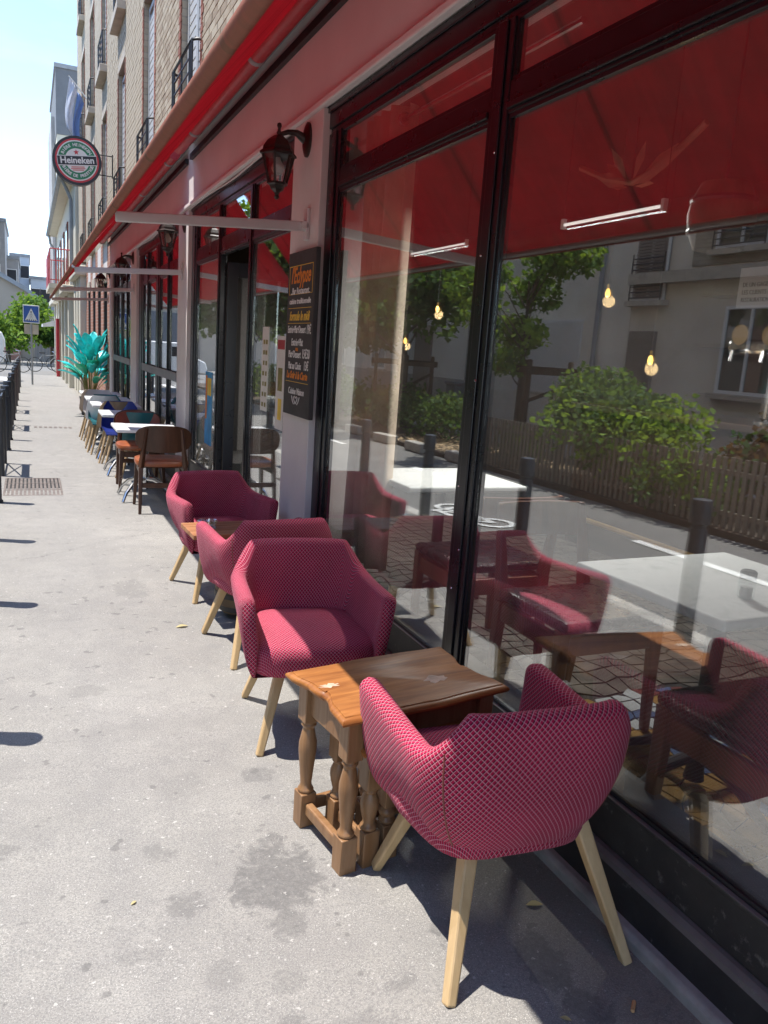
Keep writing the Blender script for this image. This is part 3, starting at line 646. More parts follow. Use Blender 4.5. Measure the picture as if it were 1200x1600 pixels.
for y_ in (-.22, 0, .22):
    md = MB().lathe([(.06,0),(.06,.012)], 20, M=Matrix.Translation((-.09,y_,.52)) @ Matrix.Rotation(-PI/2, 4, 'Y')).build('medallion', paint('dull_brass', (.14,.085,.03), .6), tp, True)
    MB().tube([(-.06,y_,.43),(-.14,y_,.42),(-.15,y_,.36)], .012, 8).build('spout', MT['chrome'], tp, True)
# hanging barrel, ornament, bulbs
bp = thing('hanging_barrel', 'small wooden barrel hanging from the ceiling inside the right-hand pane', 'barrel', (2.3, 2.27, 1.945)); bp.scale = (.77,.77,.77)
MB().lathe([(.11,0),(.145,.08),(.155,.15),(.145,.22),(.11,.30),(.02,.305)], 18).build('staves', MT['barrelw'], bp, True)
for z_ in (.08, .22): MB().lathe([(.148,-.012),(.152,0),(.148,.012)], 18, (0,0,z_)).build('hoop', MT['iron'], bp)
MB().tube([(0,0,.30),(0,0,1.36)], .006, 6).build('cord', MT['iron'], bp)
og = thing('hanging_ornament', 'spray of dried petals and ribbons strung up inside the right-hand pane', 'ornament', (3.4, 4.12, 2.60)); og.scale = (1.25,1.25,1.25)
for k in range(11):
    a = k*.62; r0 = .16+.05*(k % 3); lf = MB()
    t_ = Vector((.05*math.sin(k*2.1), math.cos(a)*r0*1.5, .10+math.sin(a)*.10)); n_ = Vector((0, -math.sin(a), math.cos(a)))*.03
    lf.loft([[t_*.2+Vector((.004,0,0)), t_*.2-Vector((.004,0,0))], [t_*.65+n_, t_*.65-n_], [t_+Vector((.002,0,0)), t_-Vector((.002,0,0))]], False, False, False).build('petal', MT['pink'], og)
MB().tube([(0,-.45,.20),(0,-.2,.06),(0,0,.02),(0,.2,.07),(0,.42,.16)], .016, 6).build('ribbon', MT['pink'], og, True)
MB().tube([(0,0,.02),(0,0,.32)], .004, 5).build('cord', MT['iron'], og)
LB = [(3.5,4.34,1.99,'right of the young tree in the big pane'),(3.5,6.76,1.94,'high behind the curtained pane'),(3.5,7.42,1.64,'lowest, behind the curtained pane'),(3.5,3.86,1.57,'low in the middle of the right-hand pane')]
for (x, y, z, w) in LB:
    b = thing('pendant_bulb', 'glowing filament bulb on a cord, '+w, 'pendant lamp', (x,y,z), 0, 'bare bulbs hanging in the cafe'); b.scale = (.62,.62,.62)
    MB().lathe([(.004,-.05),(.024,-.035),(.03,-.01),(.022,.02),(.012,.04)], 12).build('bulb', MT['bulb'], b, True)
    MB().lathe([(.014,.04),(.016,.05),(.016,.08),(.006,.09)], 10).build('socket', MT['gold'], b, True); MB().tube([(0,0,.09),(0,0,(3.0-z)/.62)], .003, 5).build('cord', MT['iron'], b)
    L = bpy.data.lights.new('pendant_light', 'POINT'); L.energy = .5; L.color = (1,.66,.32); L.shadow_soft_size = .04
    lo = bpy.data.objects.new('pendant_light', L); col.objects.link(lo); lo.parent = b; lo.location = (0,0,-.09)
for (xx, yy, zz_, hl, lb) in ((2.6,3.28,2.225,.36,'white fluorescent tube lamp on the cafe ceiling seen through the big pane'),(3.2,6.28,2.40,.5,'white fluorescent tube lamp on the cafe ceiling seen through the curtained pane')):
    tl_ = thing('tube_lamp', lb, 'ceiling lamp', (xx, yy, zz_), 0, 'ceiling tubes in the cafe')
    MB().tube([(0,-hl,0),(0,hl,0)], .0075, 10).build('tube', emis('cool_tube', (1,.93,.90), .30), tl_, True)
    for y_ in (-hl-.01,hl+.01): MB().box(-.012,.012,y_-.010,y_+.010,-.02,.03).build('end_cap', MT['whitep'], tl_)
    for y_ in (-hl-.01,hl+.01): MB().tube([(0,y_,.03),(0,y_,3.0-zz_)], .002, 5).build('hanger', MT['iron'], tl_)
    L = bpy.data.lights.new('tube_light', 'AREA'); L.shape = 'RECTANGLE'; L.size = .03; L.size_y = 2*hl; L.energy = 15; L.color = (1,.97,.94)
    lo = bpy.data.objects.new('tube_light', L); col.objects.link(lo); lo.parent = tl_; lo.location = (0,0,-.02)
# curtain and rod
cu = thing('curtain', 'cream curtain gathered at the left of the second shop window', 'curtain', (1.665, 3.90, 0))
mb = MB(); R0, R1 = [], []; rings = []
for zi in range(13):
    t = zi/12; z_ = 2.66-(2.66-.36)*t; r = []
    for k in range(61):
        u = k/60; y_ = (-.24+.46*u) * (1-.10*math.sin(PI*t)) ; x_ = .055*math.sin(u*2*PI*4.2)*(1+.2*math.sin(3*t+u*4)) 
        r.append((x_, y_, z_))
    rings.append(r)
mb.loft(rings, False, False, False); o = mb.build('cloth', MT['curtain'], cu, True); so = o.modifiers.new('thick', 'SOLIDIFY'); so.thickness = .004
for k in range(5): MB().tube([(math.cos(a)*.03, -.19+k*.09, 2.60+math.sin(a)*.03) for a in np.linspace(0, 2*PI, 13)], .005, 6).build('curtain_ring', MT['chrome'], cu, True)
MB().tube([(0,-1.55,2.60),(0,.40,2.60)], .012, 8).build('rod', MT['chrome'], cu, True)
# marble tables and teak chairs inside
def marble_table(label, loc, rz):
    t = thing('marble_table', label, 'table', loc, rz, 'marble tables inside the window')
    MB().box(-.35,.35,-.31,.31,.69,.722).build('table_top', m_marble_, t, bevel=.010, seg=3)
    MB().lathe([(.035,.03),(.03,.06),(.03,.66),(.09,.689)], 12).build('column', MT['iron'], t, True)
    for a in (0, PI/2, PI, 3*PI/2):
        MB().tube([(0,0,.12),(math.cos(a)*.15,math.sin(a)*.15,.10),(math.cos(a)*.27,math.sin(a)*.27,.03),(math.cos(a)*.30,math.sin(a)*.30,.012)], [.022,.02,.016,.014], 8).build('foot', MT['iron'], t, True)
    return t
m_marble_ = m_marble('white_marble')
marble_table('white marble table with a salt jar on it, inside the right-hand pane', (2.02, 1.76, .134), .03)
marble_table('white marble table behind the pane with the curtain, further in', (2.05, 3.75, .134), .0)
sj = thing('salt_jar', 'little glass jar with a dark lid standing on the marble table inside', 'jar', (1.93, 1.60, .857))
MB().lathe([(.022,0),(.025,.005),(.025,.055),(.02,.06)], 14).build('glass', MT['clear'], sj, True); MB().lathe([(.018,.002),(.018,.034)], 12).build('salt', MT['salt'], sj, True); MB().lathe([(.023,.060),(.024,.063),(.024,.08),(.02,.084)], 14).build('lid', MT['blackvinyl'], sj, True)
def teak_chair(label, loc, rz):
    t = thing('teak_chair', label, 'chair', loc, rz, 'teak chairs inside the window')
    for s in (-1, 1):
        MB().bar((s*.22,.22,0),(s*.215,.21,.44), .032,.032,.046,.05).build('leg', MT['teak'], t, bevel=.008)
        b = MB(); b.bar((s*.20,-.25,0),(s*.205,-.21,.42), .03,.032,.045,.05); b.bar((s*.205,-.21,.42),(s*.20,-.29,.80), .045,.05,.022,.03); b.build('leg', MT['teak'], t, bevel=.006)
        MB().bar((s*.212,.19,.375),(s*.205,-.19,.375), .026,.075).build('side_rail', MT['teak'], t, bevel=.005)
    MB().bar((-.19,.21,.375),(.19,.21,.375), .026,.075).build('front_rail', MT['teak'], t, bevel=.005)
    MB().bar((-.18,-.205,.375),(.18,-.205,.375), .026,.075).build('back_rail', MT['teak'], t, bevel=.005)
    MB().box(-.235,.235,-.20,.245,.43,.475).build('seat', MT['blackvinyl'], t, bevel=.02, seg=3)
    k = MB(); n = 9; rr = []
    for i in range(n):
        x = -.20+.40*i/(n-1); y = -.275-.03*(1-(x/.2)**2); rr.append([(x,y,.66),(x,y-.02,.66),(x,y-.035,.80),(x,y-.015,.80)])
    k.loft(rr).build('backrest', MT['teak'], t, True)
    return t
teak_chair('teak chair with black seat, nearest one behind the right-hand pane', (1.85,1.34,.134), 0)
teak_chair('teak chair with black seat facing the street end of the salt jar table', (1.93,2.36,.134), PI)
teak_chair('teak chair with black seat beyond the black window post', (1.93,3.08,.134), 0)

# ------------------------------------------------------------------ text helper
def text_geo(s, size, shear=0, align='CENTER', bold=0, ext=.0006, space=1.0):
    cu_ = bpy.data.curves.new('text', 'FONT'); cu_.body = s; cu_.size = size; cu_.shear = shear; cu_.align_x = align; cu_.align_y = 'CENTER'
    cu_.offset = bold; cu_.extrude = ext; cu_.resolution_u = 3; cu_.space_character = space
    ob = bpy.data.objects.new('text', cu_); col.objects.link(ob)
    dg = bpy.context.evaluated_depsgraph_get(); me = bpy.data.meshes.new_from_object(ob.evaluated_get(dg))
    vs = [Vector(v.co) for v in me.vertices]; fs = [tuple(p.vertices) for p in me.polygons]
    bpy.data.objects.remove(ob); bpy.data.curves.remove(cu_); bpy.data.meshes.remove(me)
    return vs, fs
def put_text(mb, s, size, M, **k):
    vs, fs = text_geo(s, size, **k)
    w = k.get('fit')
    return mb.add([M @ v for v in vs], fs)
def fit_text(mb, s, size, width, M, **k):
    vs, fs = text_geo(s, size, **k); w = max(v.x for v in vs)-min(v.x for v in vs); kx = width/w
    return mb.add([M @ Vector((v.x*kx, v.y, v.z)) for v in vs], fs)

# menu board on the pilaster (reads along -y)
mbd = thing('menu_board', 'tall narrow chalkboard menu with yellow and white lettering on the white pilaster', 'menu board', (1.415, 4.44, 1.10))
mbd.scale = (1,.975,.965)
MB().box(0, .028, -.252, .252, 0, .965).build('panel', MT['chalk'], mbd, bevel=.004)
def BM(u, f): return Matrix.Translation((-.0012, -u, .975*(1-f))) @ Matrix(((0,0,-1,0),(-1,0,0,0),(0,1,0,0),(0,0,0,1)))
def line_(txt, size, width, u, f, mt, **k):
    m = MB(); fit_text(m, txt, size, width, BM(u, f), **k); m.build('lettering', MT[mt], mbd)
for q in (("l'Eclypse",.13,.36,0,.155,'chalko',.25,.002),("..Bar Restaurant..",.055,.36,0,.245,'chalkw',.15,0),("cuisine traditionnelle",.045,.40,0,.305,'chalkw',.1,0),("formule le midi",.075,.38,0,.395,'chalky',.3,.001),("Entrée+Plat+Dessert",.06,.34,-.04,.475,'chalkw',.1,0),("19€",.075,.07,.19,.475,'chalkw',0,0),("Entrée+Plat",.06,.22,-.02,.552,'chalkw',.1,0),("ou",.04,.045,-.02,.59,'chalko',0,0),("Plat+Dessert",.06,.24,-.06,.625,'chalkw',.1,0),("15€50",.075,.13,.155,.62,'chalkw',0,0),("Plat au Choix",.06,.25,-.05,.695,'chalkw',.1,0),("13€",.075,.075,.17,.69,'chalkw',0,0),("Le Soir à la Carte",.06,.40,0,.752,'chalko',.25,.001),("Cuisine Maison",.055,.30,0,.85,'chalkw',.1,0)):
    line_(*q[:6], shear=q[6], bold=q[7]+.0008)
ly = MB()
for u in (-.215, .215): ly.box(-.0014,-.0002,-u-.002,-u+.002,.975*(1-.26),.975*(1-.097))
ly.box(-.0014,-.0002,-.217,.217,.975*(1-.095)-.002,.975*(1-.095)+.002); ly.build('frame_line', MT['chalky'], mbd)
for f in (.262,.345,.436,.792): MB().box(-.0014,-.0002,-.215,.215,.975*(1-f)-.0015,.975*(1-f)+.0015).build('rule_line', MT['chalky'], mbd)
hs = [(0,.925),(.03,.90),(.035,.885),(.02,.878),(0,.89),(-.02,.878),(-.035,.885),(-.03,.90),(0,.925)]
MB().tube([(-.002,-u,.975*(1-f)) for u, f in hs], .003, 5).build('heart_drawing', MT['chalkw'], mbd)
for s in (-1, 1): MB().tube([(-.002,-s*.03,.975*(1-.928)),(-.002,-s*.055,.975*(1-.91)),(-.002,-s*.075,.975*(1-.88))], .003, 5).build('flourish', MT['chalkw'], mbd)

# round beer sign on its bracket
bs = thing('round_beer_sign', 'round green and red Heineken beer sign hanging out from the brick wall', 'sign', (.84, 16.0, 4.47))
RY = Matrix.Rotation(PI/2, 4, 'X')     # local xy -> xz, facing -y
def disc(r, y0, y1, name, mat, rin=0, n=44):
    mb = MB()
    if rin == 0: mb.lathe([(r, y0), (r, y1)], n, M=RY)
    else: mb.lathe([(rin, y0), (r, y0), (r, y1), (rin, y1)], n, M=RY)
    return mb.build(name, mat, bs, False)
disc(.41, -.08, .08, 'case', MT['signk']); disc(.365, .08, .083, 'red_ring', MT['signr']); disc(.335, .083, .086, 'white_ring', MT['signw']); disc(.315, .086, .089, 'green_ring', MT['signg']); disc(.20, .089, .092, 'white_centre', MT['signw'])
disc(.365, -.083, -.08, 'red_ring', MT['signr']); disc(.335, -.086, -.083, 'white_ring', MT['signw']); disc(.315, -.089, -.086, 'green_ring', MT['signg'])
ROT = Matrix.Rotation(math.radians(-7), 4, 'Y')
def SM(x, z, y=-.0985, a=0): return ROT @ Matrix.Translation((x, y, z)) @ Matrix.Rotation(PI/2, 4, 'X') @ Matrix.Rotation(a, 4, 'Z')
def sbox(x0,x1,z0,z1,y0,y1):
    m = MB().box(x0,x1,y0,y1,z0,z1); m.v = [tuple(ROT @ Vector(v)) for v in m.v]; return m
sbox(-.33,.33,-.085,.085,-.0945,-.0921).build('white_band', MT['signw'], bs); sbox(-.325,.325,-.072,.072,-.0972,-.0946).build('black_band', MT['signk'], bs)
t_ = MB(); fit_text(t_, 'Heineken', .15, .56, SM(0,.0,-.0978), bold=.004); t_.build('white_lettering', MT['signw'], bs)
t_ = MB()
for s_, r_, up_ in (('BIÈRE HEINEKEN', .258, 1), ('BIÈRE DE PRESTIGE', .258, -1)):
    n_ = len(s_); span = 2.1 if up_ > 0 else 2.3
    for k, ch in enumerate(s_):
        if ch == ' ': continue
        a = -span/2 + span*k/(n_-1)
        if up_ > 0: put_text(t_, ch, .07, SM(math.sin(a)*r_, math.cos(a)*r_, -.0925, -a), bold=.002)
        else: put_text(t_, ch, .07, SM(math.sin(a)*r_, -math.cos(a)*r_, -.0925, a), bold=.002)
t_.build('arc_lettering', MT['signw'], bs)
st = []
for k in range(10):
    a = PI/2 + k*PI/5; r_ = .05 if k % 2 == 0 else .021; st.append((math.cos(a)*r_, math.sin(a)*r_))
m = MB().prism(st, 0, .002); m.v = [tuple(SM(0,.135,-.0935) @ Vector(v)) for v in m.v]; m.build('star', MT['signr'], bs)
m = MB()
for k, w_ in enumerate((.22,.24,.19)): m.v and None; m.add(*[x for x in (lambda q: (q.v, q.f))(sbox(-w_/2,w_/2,-.115-k*.026,-.098-k*.026,-.0945,-.0922))])
m.build('small_print', MT['signpink'], bs)
br = MB()
for z_ in (.17, -.17): br.tube([(.36,0,z_),(.60,0,z_)], .010, 6)
br.tube([(.60,0,-.2),(.60,0,.2)], .012, 6); br.build('bracket', MT['iron'], bs)

# ------------------------------------------------------------------ awnings
def awning(label, y0, y1, arms):
    t = thing('awning', label, 'awning', (0,0,0), 0, 'red awnings over the cafe terrace')
    n = 14; ny = max(2, int((y1-y0)/.4)); rings = []
    prof = []
    for i in range(n+1):
        u = i/n; prof.append((1.33+(.400-1.33)*u, 3.30+(2.137-3.30)*u-.035*math.sin(PI*u)))
    for k in range(7):
        a = PI/2 + k*PI/6*1.1; prof.append((.400+.022*math.cos(a), 2.115+.022*math.sin(a)))
    for j in range(ny+1):
        y = y0+(y1-y0)*j/ny
        rings.append([(x+.003*math.sin(y*3+z*5)*(x-.4), y, z+.012*math.sin(y*2.1+x*3)*(x-.4)) for x, z in prof])
    mb = MB().loft(rings, False, False, False); o = mb.build('cloth', MT['awning'], t, True); so = o.modifiers.new('thick', 'SOLIDIFY'); so.thickness = .0025
    MB().tube([(.400,y0-.01,2.115),(.400,y1+.01,2.115)], .0165, 14).build('front_bar', MT['alu'], t, True)
    MB().tube([(1.335,y0-.03,3.268),(1.335,y1+.03,3.268)], .056, 16).build('roller', MT['redpaint'], t, True)
    MB().box(1.325,1.4685,y0-.04,y1+.04,3.335,3.35).build('gap_sun_shield', MT['zinc'], t)  # added strip, closes the wall gap so no sun slips behind the roller
    MB().box(1.437,1.4685,y0-.05,y1+.05,3.185,3.235).build('roller_rail', MT['iron'], t)
    for y in np.arange(y0+.3, y1, 2.05):
        MB().lathe([(.058,-.03),(.064,-.02),(.064,.02),(.058,.03)], 16, M=Matrix.Translation((1.335,y,3.268)) @ Matrix.Rotation(PI/2,4,'X')).build('roller_bracket', MT['zinc'], t, True)
    for y in arms:
        a = MB().bar((1.445,y,2.165),(.415,y,2.088), .034,.052).build('arm', MT['alu'], t, bevel=.006)
        MB().box(1.430,1.449,y-.03,y+.03,2.09,2.26).build('arm_bracket', MT['alu'], a, bevel=.004)
        MB().tube([(1.42,y-.03,2.168),(1.42,y+.03,2.168)], .022, 10).build('arm_pivot', MT['alu'], a, True)
    return t
awning('long red cloth awning over the armchairs and the big windows, nearest one', -3.2, 8.12, (-2.3, 4.46))
awning('red cloth awning at the far half of the cafe over the white tables', 8.44, 17.05, (8.52, 12.66, 16.9))
# ------------------------------------------------------------------ wall lanterns
def lantern(label, y):
    t = thing('wall_lantern', label, 'lamp', (1.45, y, 2.575), 0, 'black lanterns on the pilasters')
    MB().lathe([(.062,0),(.062,.012),(.045,.022),(.02,.03)], 18, M=Matrix.Translation((0,0,.06)) @ Matrix.Diagonal((1,1,1.5,1)) @ Matrix.Rotation(-PI/2,4,'Y')).build('wall_plate', MT['lamp'], t, True)
    MB().tube([(-.02,0,.06),(-.07,0,.085),(-.12,0,.082),(-.165,0,.062)], [.028,.018,.014,.012], 10).build('bracket', MT['lamp'], t, True)
    c = (-.17,0,0)
    r = MB().lathe([(.012,.060),(.03,.052),(.062,.028),(.085,-.005),(.090,-.026),(.106,-.038),(.106,-.048),(.088,-.051)], 6, c); r.build('roof', MT['lamp'], t)
    MB().lathe([(.010,.055),(.015,.068),(.009,.08),(.008,.092),(.014,.105),(.011,.118),(.004,.122)], 10, c).build('finial', MT['lamp'], t, True)
    top, bot, zt, zb = .088, .052, -.051, -.190
    for k in range(6):
        a0, a1 = PI/3*k, PI/3*(k+1)
        p0, p1 = (c[0]+math.cos(a0)*top, math.sin(a0)*top, zt), (c[0]+math.cos(a0)*bot, math.sin(a0)*bot, zb)
        MB().bar(p0, p1, .011, .011).build('frame_bar', MT['lamp'], t)
        q0, q1 = (c[0]+math.cos(a1)*top, math.sin(a1)*top, zt), (c[0]+math.cos(a1)*bot, math.sin(a1)*bot, zb)
        sh = lambda p, e: (c[0]+(p[0]-c[0])*e, p[1]*e, p[2])
        MB().loft([[sh(x,.95) for x in (p0,q0,q1,p1)], [sh(x,.92) for x in (p0,q0,q1,p1)]]).build('pane', MT['lampglass'], t)
    MB().lathe([(.060,-.189),(.060,-.200),(.045,-.206),(.036,-.226),(.016,-.242),(.010,-.256),(.017,-.266),(.006,-.278)], 6, c).build('lower_cap', MT['lamp'], t)
    MB().lathe([(.012,-.058),(.014,-.07),(.034,-.10),(.036,-.118),(.024,-.14),(.004,-.147)], 14, c).build('bulb', MT['frost'], t, True)
    return t
LAMPL = ['black six-sided wall lantern above the menu board, nearest of the lanterns', 'black wall lantern on the second white pilaster, left of the open door', 'black wall lantern on the third white pilaster, past the folding windows', 'farthest black wall lantern, on the last pilaster above the turquoise plant']
for (y, l) in zip((4.53, 8.42, 12.78, 16.6), LAMPL): lantern(l, y)

# ------------------------------------------------------------------ armchairs
def smooth(a, b, x):
    t = max(0, min(1, (x-a)/(b-a))); return t*t*(3-2*t)
def armchair(label, loc, rz):
    t = thing('armchair', label, 'armchair', loc, rz, 'crimson armchairs on the pavement')
    path = []
    for i in range(14): path.append((-.300+.004*i/13, .25-.33*i/13))
    for i in range(1, 61):
        a = PI*i/60.0
        x = -math.copysign(abs(math.cos(a))**.62, math.cos(a))*.296; y = -.08-.19*abs(math.sin(a))**.72
        path.append((x, y))
    for i in range(1, 14): path.append((.296+.004*i/13, -.08+.33*i/13))
    P = np.array(path); T = np.gradient(P, axis=0); T /= np.linalg.norm(T, axis=1)[:, None]
    Nn = np.stack([T[:,1]*1.0, -T[:,0]], 1)
    if Nn[0][0] > 0: Nn = -Nn
    L = np.concatenate([[0], np.cumsum(np.linalg.norm(np.diff(P, axis=0), axis=1))]); Ltot = L[-1]
    rings, uvs = [], []
    zb = .300
    def bowl(i, ins):
        k = ins/.30; x, y = P[i]
        return np.array([x*(1-k), y*(1-k*(.85 if y < 0 else .30))])
    def inset(z, s, h):
        A = .065+.120*smooth(.0,.36,s); Bv = .285; q = max(0, 1-(z-zb)/Bv)
        return A*(1-math.sqrt(max(0,1-q*q)))**.9*.80 + .022*max(0, 1-(z-zb)/(h-zb))
    for i in range(len(P)):
        s = min(L[i], Ltot-L[i])
        rb = max(0, min(1, (.296-abs(P[i][0]))/.085)) if P[i][1] < -.09 else 0; rb = .75*rb+.25*rb*rb*(3-2*rb)
        h = .605 + .012*smooth(.30,.0,s) + .112*rb + .006*(1-(P[i][0]/.31)**2)*rb
        front = smooth(.10, 0, s)
        th = .062; r = []; uv = []
        def pos(z, off):
            ins = inset(z, s, h)
            p = bowl(i, ins)-Nn[i]*off; return (p[0], p[1], z)
        acc = 0; pq = None
        for k in range(15):
            z = zb+(h-.026-zb)*(k/14)**1.7; q_ = pos(z, 0); acc += 0 if pq is None else math.dist(q_, pq); pq = q_; r.append(q_); uv.append((L[i], acc))
        for k in range(1, 6):
            a = PI*k/6; z = h-.026+math.sin(a)*.026; r.append(pos(h-.026, th/2*(1-math.cos(a)))[:2]+(z,)); uv.append((L[i], acc+.09*k/6))
        for k in range(9):
            z = h-.026-(h-.026-.36)*k/8; r.append(pos(max(z,.44), th)[:2]+(z,)); uv.append((L[i], acc+.09+h-.026-z))
        rings.append(r); uvs += uv
    m = MB(); n = len(rings[0])
    vs = [p for r in rings for p in r]; fs = []
    for i in range(len(rings)-1):
        for k in range(n-1): fs.append((i*n+k, (i+1)*n+k, (i+1)*n+k+1, i*n+k+1))
    m.add(vs, fs, uvs)
    # rounded arm fronts
    for e, sgn in ((0, 1), (len(rings)-1, -1)):
        r0 = rings[e]; prev = list(range(e*n, e*n+n)); c_ = np.mean(np.array(r0), axis=0)
        base_n = len(m.v)
        bul = [(c_[0]+(p[0]-c_[0])*.72, p[1]+.022, c_[2]+(p[2]-c_[2])*.94) for p in r0]
        m.add(bul, [], [(p[0], p[2]) for p in bul]); cur = list(range(base_n, base_n+n))
        m.f += [(prev[k], prev[(k+1)%n], cur[(k+1)%n], cur[k]) if sgn > 0 else (prev[(k+1)%n], prev[k], cur[k], cur[(k+1)%n]) for k in range(n)]
        m.f.append(tuple(cur) if sgn > 0 else tuple(cur[::-1]))
    # underside
    low = [rings[i][0] for i in range(len(rings))]; low2 = [(p[0]*.8, p[1]*.8, .294) for p in low]
    b0 = len(m.v); m.add(low+low2, [], [(p[0], p[1]) for p in low+low2]); k0 = len(low)
    for k in range(k0-1): m.f.append((b0+k, b0+k+1, b0+k0+k+1, b0+k0+k))
    m.f.append((b0+k0-1, b0, b0+k0, b0+2*k0-1)); m.f.append(tuple(b0+k0+k for k in range(k0)))
    sh = m.build('shell', MT['fabric'], t); sh.data.polygons.foreach_set('use_smooth', [True]*len(sh.data.polygons))
    # seam piping down the two rear corners
    for i in (13+13, 13+47):
        MB().tube([tuple(bowl(i, inset(zz_,.6,.70))+Nn[i]*.0008)+(zz_,) for zz_ in np.linspace(.312,.63,14)], .0022, 5).build('seam', MT['maroonleather'], sh, True)
    # cushion
    c = MB(); rr = []; uv = []
    def outline(k, n=40):
        a = 2*PI*k/n; x = math.copysign(abs(math.cos(a))**.42, math.cos(a)); y = math.copysign(abs(math.sin(a))**.42, math.sin(a)); return x, y
    for (e, z) in ((.90,.312),(.975,.322),(1,.345),(1,.395),(.975,.418),(.90,.432),(.7,.442),(.35,.448),(.05,.45)):
        ring = []
        for k in range(40):
            x, y = outline(k); wx = .243 - (.035*max(0,-y)); ring.append((x*wx*e, .050+y*.248*e, z)); a_ = 2*PI*k/40; uv.append((x*wx*e+math.cos(a_)*(.45-z), .050+y*.248*e+math.sin(a_)*(.45-z)))
        rr.append(ring)
    c.loft(rr); c.uv = uv
    cs = c.build('seat_cushion', MT['fabric'], t); cs.data.polygons.foreach_set('use_smooth', [True]*len(cs.data.polygons))
    for sx_ in (-1, 1):
        for fy, ty in ((.265,.150), (-.262,-.115)):
            p0, p1 = Vector((sx_*.252, fy, 0)), Vector((sx_*.158, ty, .335))
            MB().bar(p0, p1, .027, .031, .041, .044, up=(0,1,0)).build('leg', MT['beech'], t, bevel=.006)
    fp = MB()
    return t
c1 = armchair('crimson armchair seen from behind at the front, before the carved oak table', (1.098,1.60,G(1.6)), math.radians(-4))
dup(c1, (1.000,2.87,G(2.87)), PI-math.radians(8), 'crimson armchair facing the viewer with its seat half in sun, behind the oak table')
dup(c1, (1.08,3.75,G(3.75)), math.radians(4), 'crimson armchair turned away, back to back with the one behind the oak table')
dup(c1, (1.06,4.80,G(4.8)), PI+math.radians(6), 'farthest crimson armchair, beyond the plank table with the ashtray')

for ch_ in [o for o in bpy.data.objects if o.name.split('.')[0] == 'armchair']:
    for l_ in ch_.children:
        if l_.name.split('.')[0] == 'leg': l_.location.x = {1: .048, 2: .048, 3: .012, 4: .034}[min(4, 1+sum(ch_.location.y > q for q in (2.2, 3.3, 4.3)))]*math.cos(ch_.rotation_euler.z)

# ------------------------------------------------------------------ nest of oak tables
def wavy_outline(L, W, n=26):
    pts = []
    def edge(p, q, nx, ny, amp, k):
        for i in range(k):
            u = i/k; w = amp*(math.cos(2*PI*u)*.5-.5) + amp*.35*math.sin(6*PI*u)*(u*(1-u))*2
            pts.append((p[0]+(q[0]-p[0])*u+nx*w, p[1]+(q[1]-p[1])*u+ny*w))
    edge((-L/2,-W/2),(L/2,-W/2),0,-1,-.010,n); edge((L/2,-W/2),(L/2,W/2),1,0,.030,n); edge((L/2,W/2),(-L/2,W/2),0,1,-.010,n); edge((-L/2,W/2),(-L/2,-W/2),-1,0,.030,n)
    return pts
def nest_table(label, loc, rz, L, W, H, top=True):
    t = thing('nest_table', label, 'table', loc, rz, 'nest of carved oak tables')
    o = wavy_outline(L, W)
    def ring(e, z): return [(p[0]-math.copysign(min(abs(p[0]),e), p[0]), p[1]-math.copysign(min(abs(p[1]),e), p[1]), z) for p in o]
    MB().loft([ring(.014,H-.030), ring(.004,H-.024), ring(0,H-.016), ring(.002,H-.010), ring(.010,H-.005), ring(.016,H-.004), ring(.018,H-.001), ring(.022,H)]).build('table_top', MT['oak'], t, True)
    lx, ly_ = L/2-.065, W/2-.055
    for sx_ in (-1, 1):
        for sy_ in (-1, 1):
            l = MB(); a = .027
            l.box(sx_*lx-a, sx_*lx+a, sy_*ly_-a, sy_*ly_+a, 0, .115); l.box(sx_*lx-a, sx_*lx+a, sy_*ly_-a, sy_*ly_+a, H-.155, H-.031)
            z0, z1 = .1152, H-.1552; h = z1-z0
            l.lathe([(.025,z0),(.027,z0+.008),(.020,z0+.018),(.018,z0+.03),(.024,z0+.38*h),(.029,z0+.58*h),(.0285,z0+.70*h),(.020,z0+.86*h),(.018,z0+.90*h),(.026,z0+.95*h),(.021,z0+.97*h),(.025,z1)], 14, (sx_*lx, sy_*ly_, 0))
            l.build('leg', MT['oakleg'], t, True, bevel=.003)
        MB().box(sx_*lx-.012, sx_*lx+.012, -ly_+.0275, ly_-.0275, H-.125, H-.032).build('apron', MT['oakleg'], t, bevel=.002)
        MB().box(sx_*lx-.013, sx_*lx+.013, -ly_+.0275, ly_-.0275, .045, .085).build('stretcher', MT['oakleg'], t, bevel=.006)
    MB().box(-lx+.0275, lx-.0275, ly_-.012, ly_+.012, H-.125, H-.032).build('apron', MT['oakleg'], t, bevel=.002)
    if top: MB().box(-lx+.0275, lx-.0275, -ly_-.010, -ly_+.012, H-.118, H-.032).build('apron', MT['oakleg'], t, bevel=.002)
    MB().box(-lx+.0275, lx-.0275, ly_-.013, ly_+.013, .045, .085).build('stretcher', MT['oakleg'], t, bevel=.006)
    return t
rzt = math.radians(8)
nt0 = nest_table('largest carved oak side table with wavy moulded top, beside the front armchair', (1.035,2.07,G(2.05)), rzt, .60, .375, .515)
nest_table('middle oak table tucked under the largest one of the nest', (1.045,2.035,G(2.05)), rzt, .455, .30, .405, False)
nest_table('smallest oak table tucked innermost under the nest', (1.050,2.005,G(2.05)), rzt, .315, .225, .33, False)
MB().prism([(.105+.036*math.cos(k*PI/9)*(1+.3*math.sin(k*2.3)), -.055+.024*math.sin(k*PI/9)*(1+.35*math.sin(k*1.7))) for k in range(18)], .5147, .5153).build('scuff_mark', paint('pale_scuff', (.50,.36,.26), .8, .25, 40), nt0)
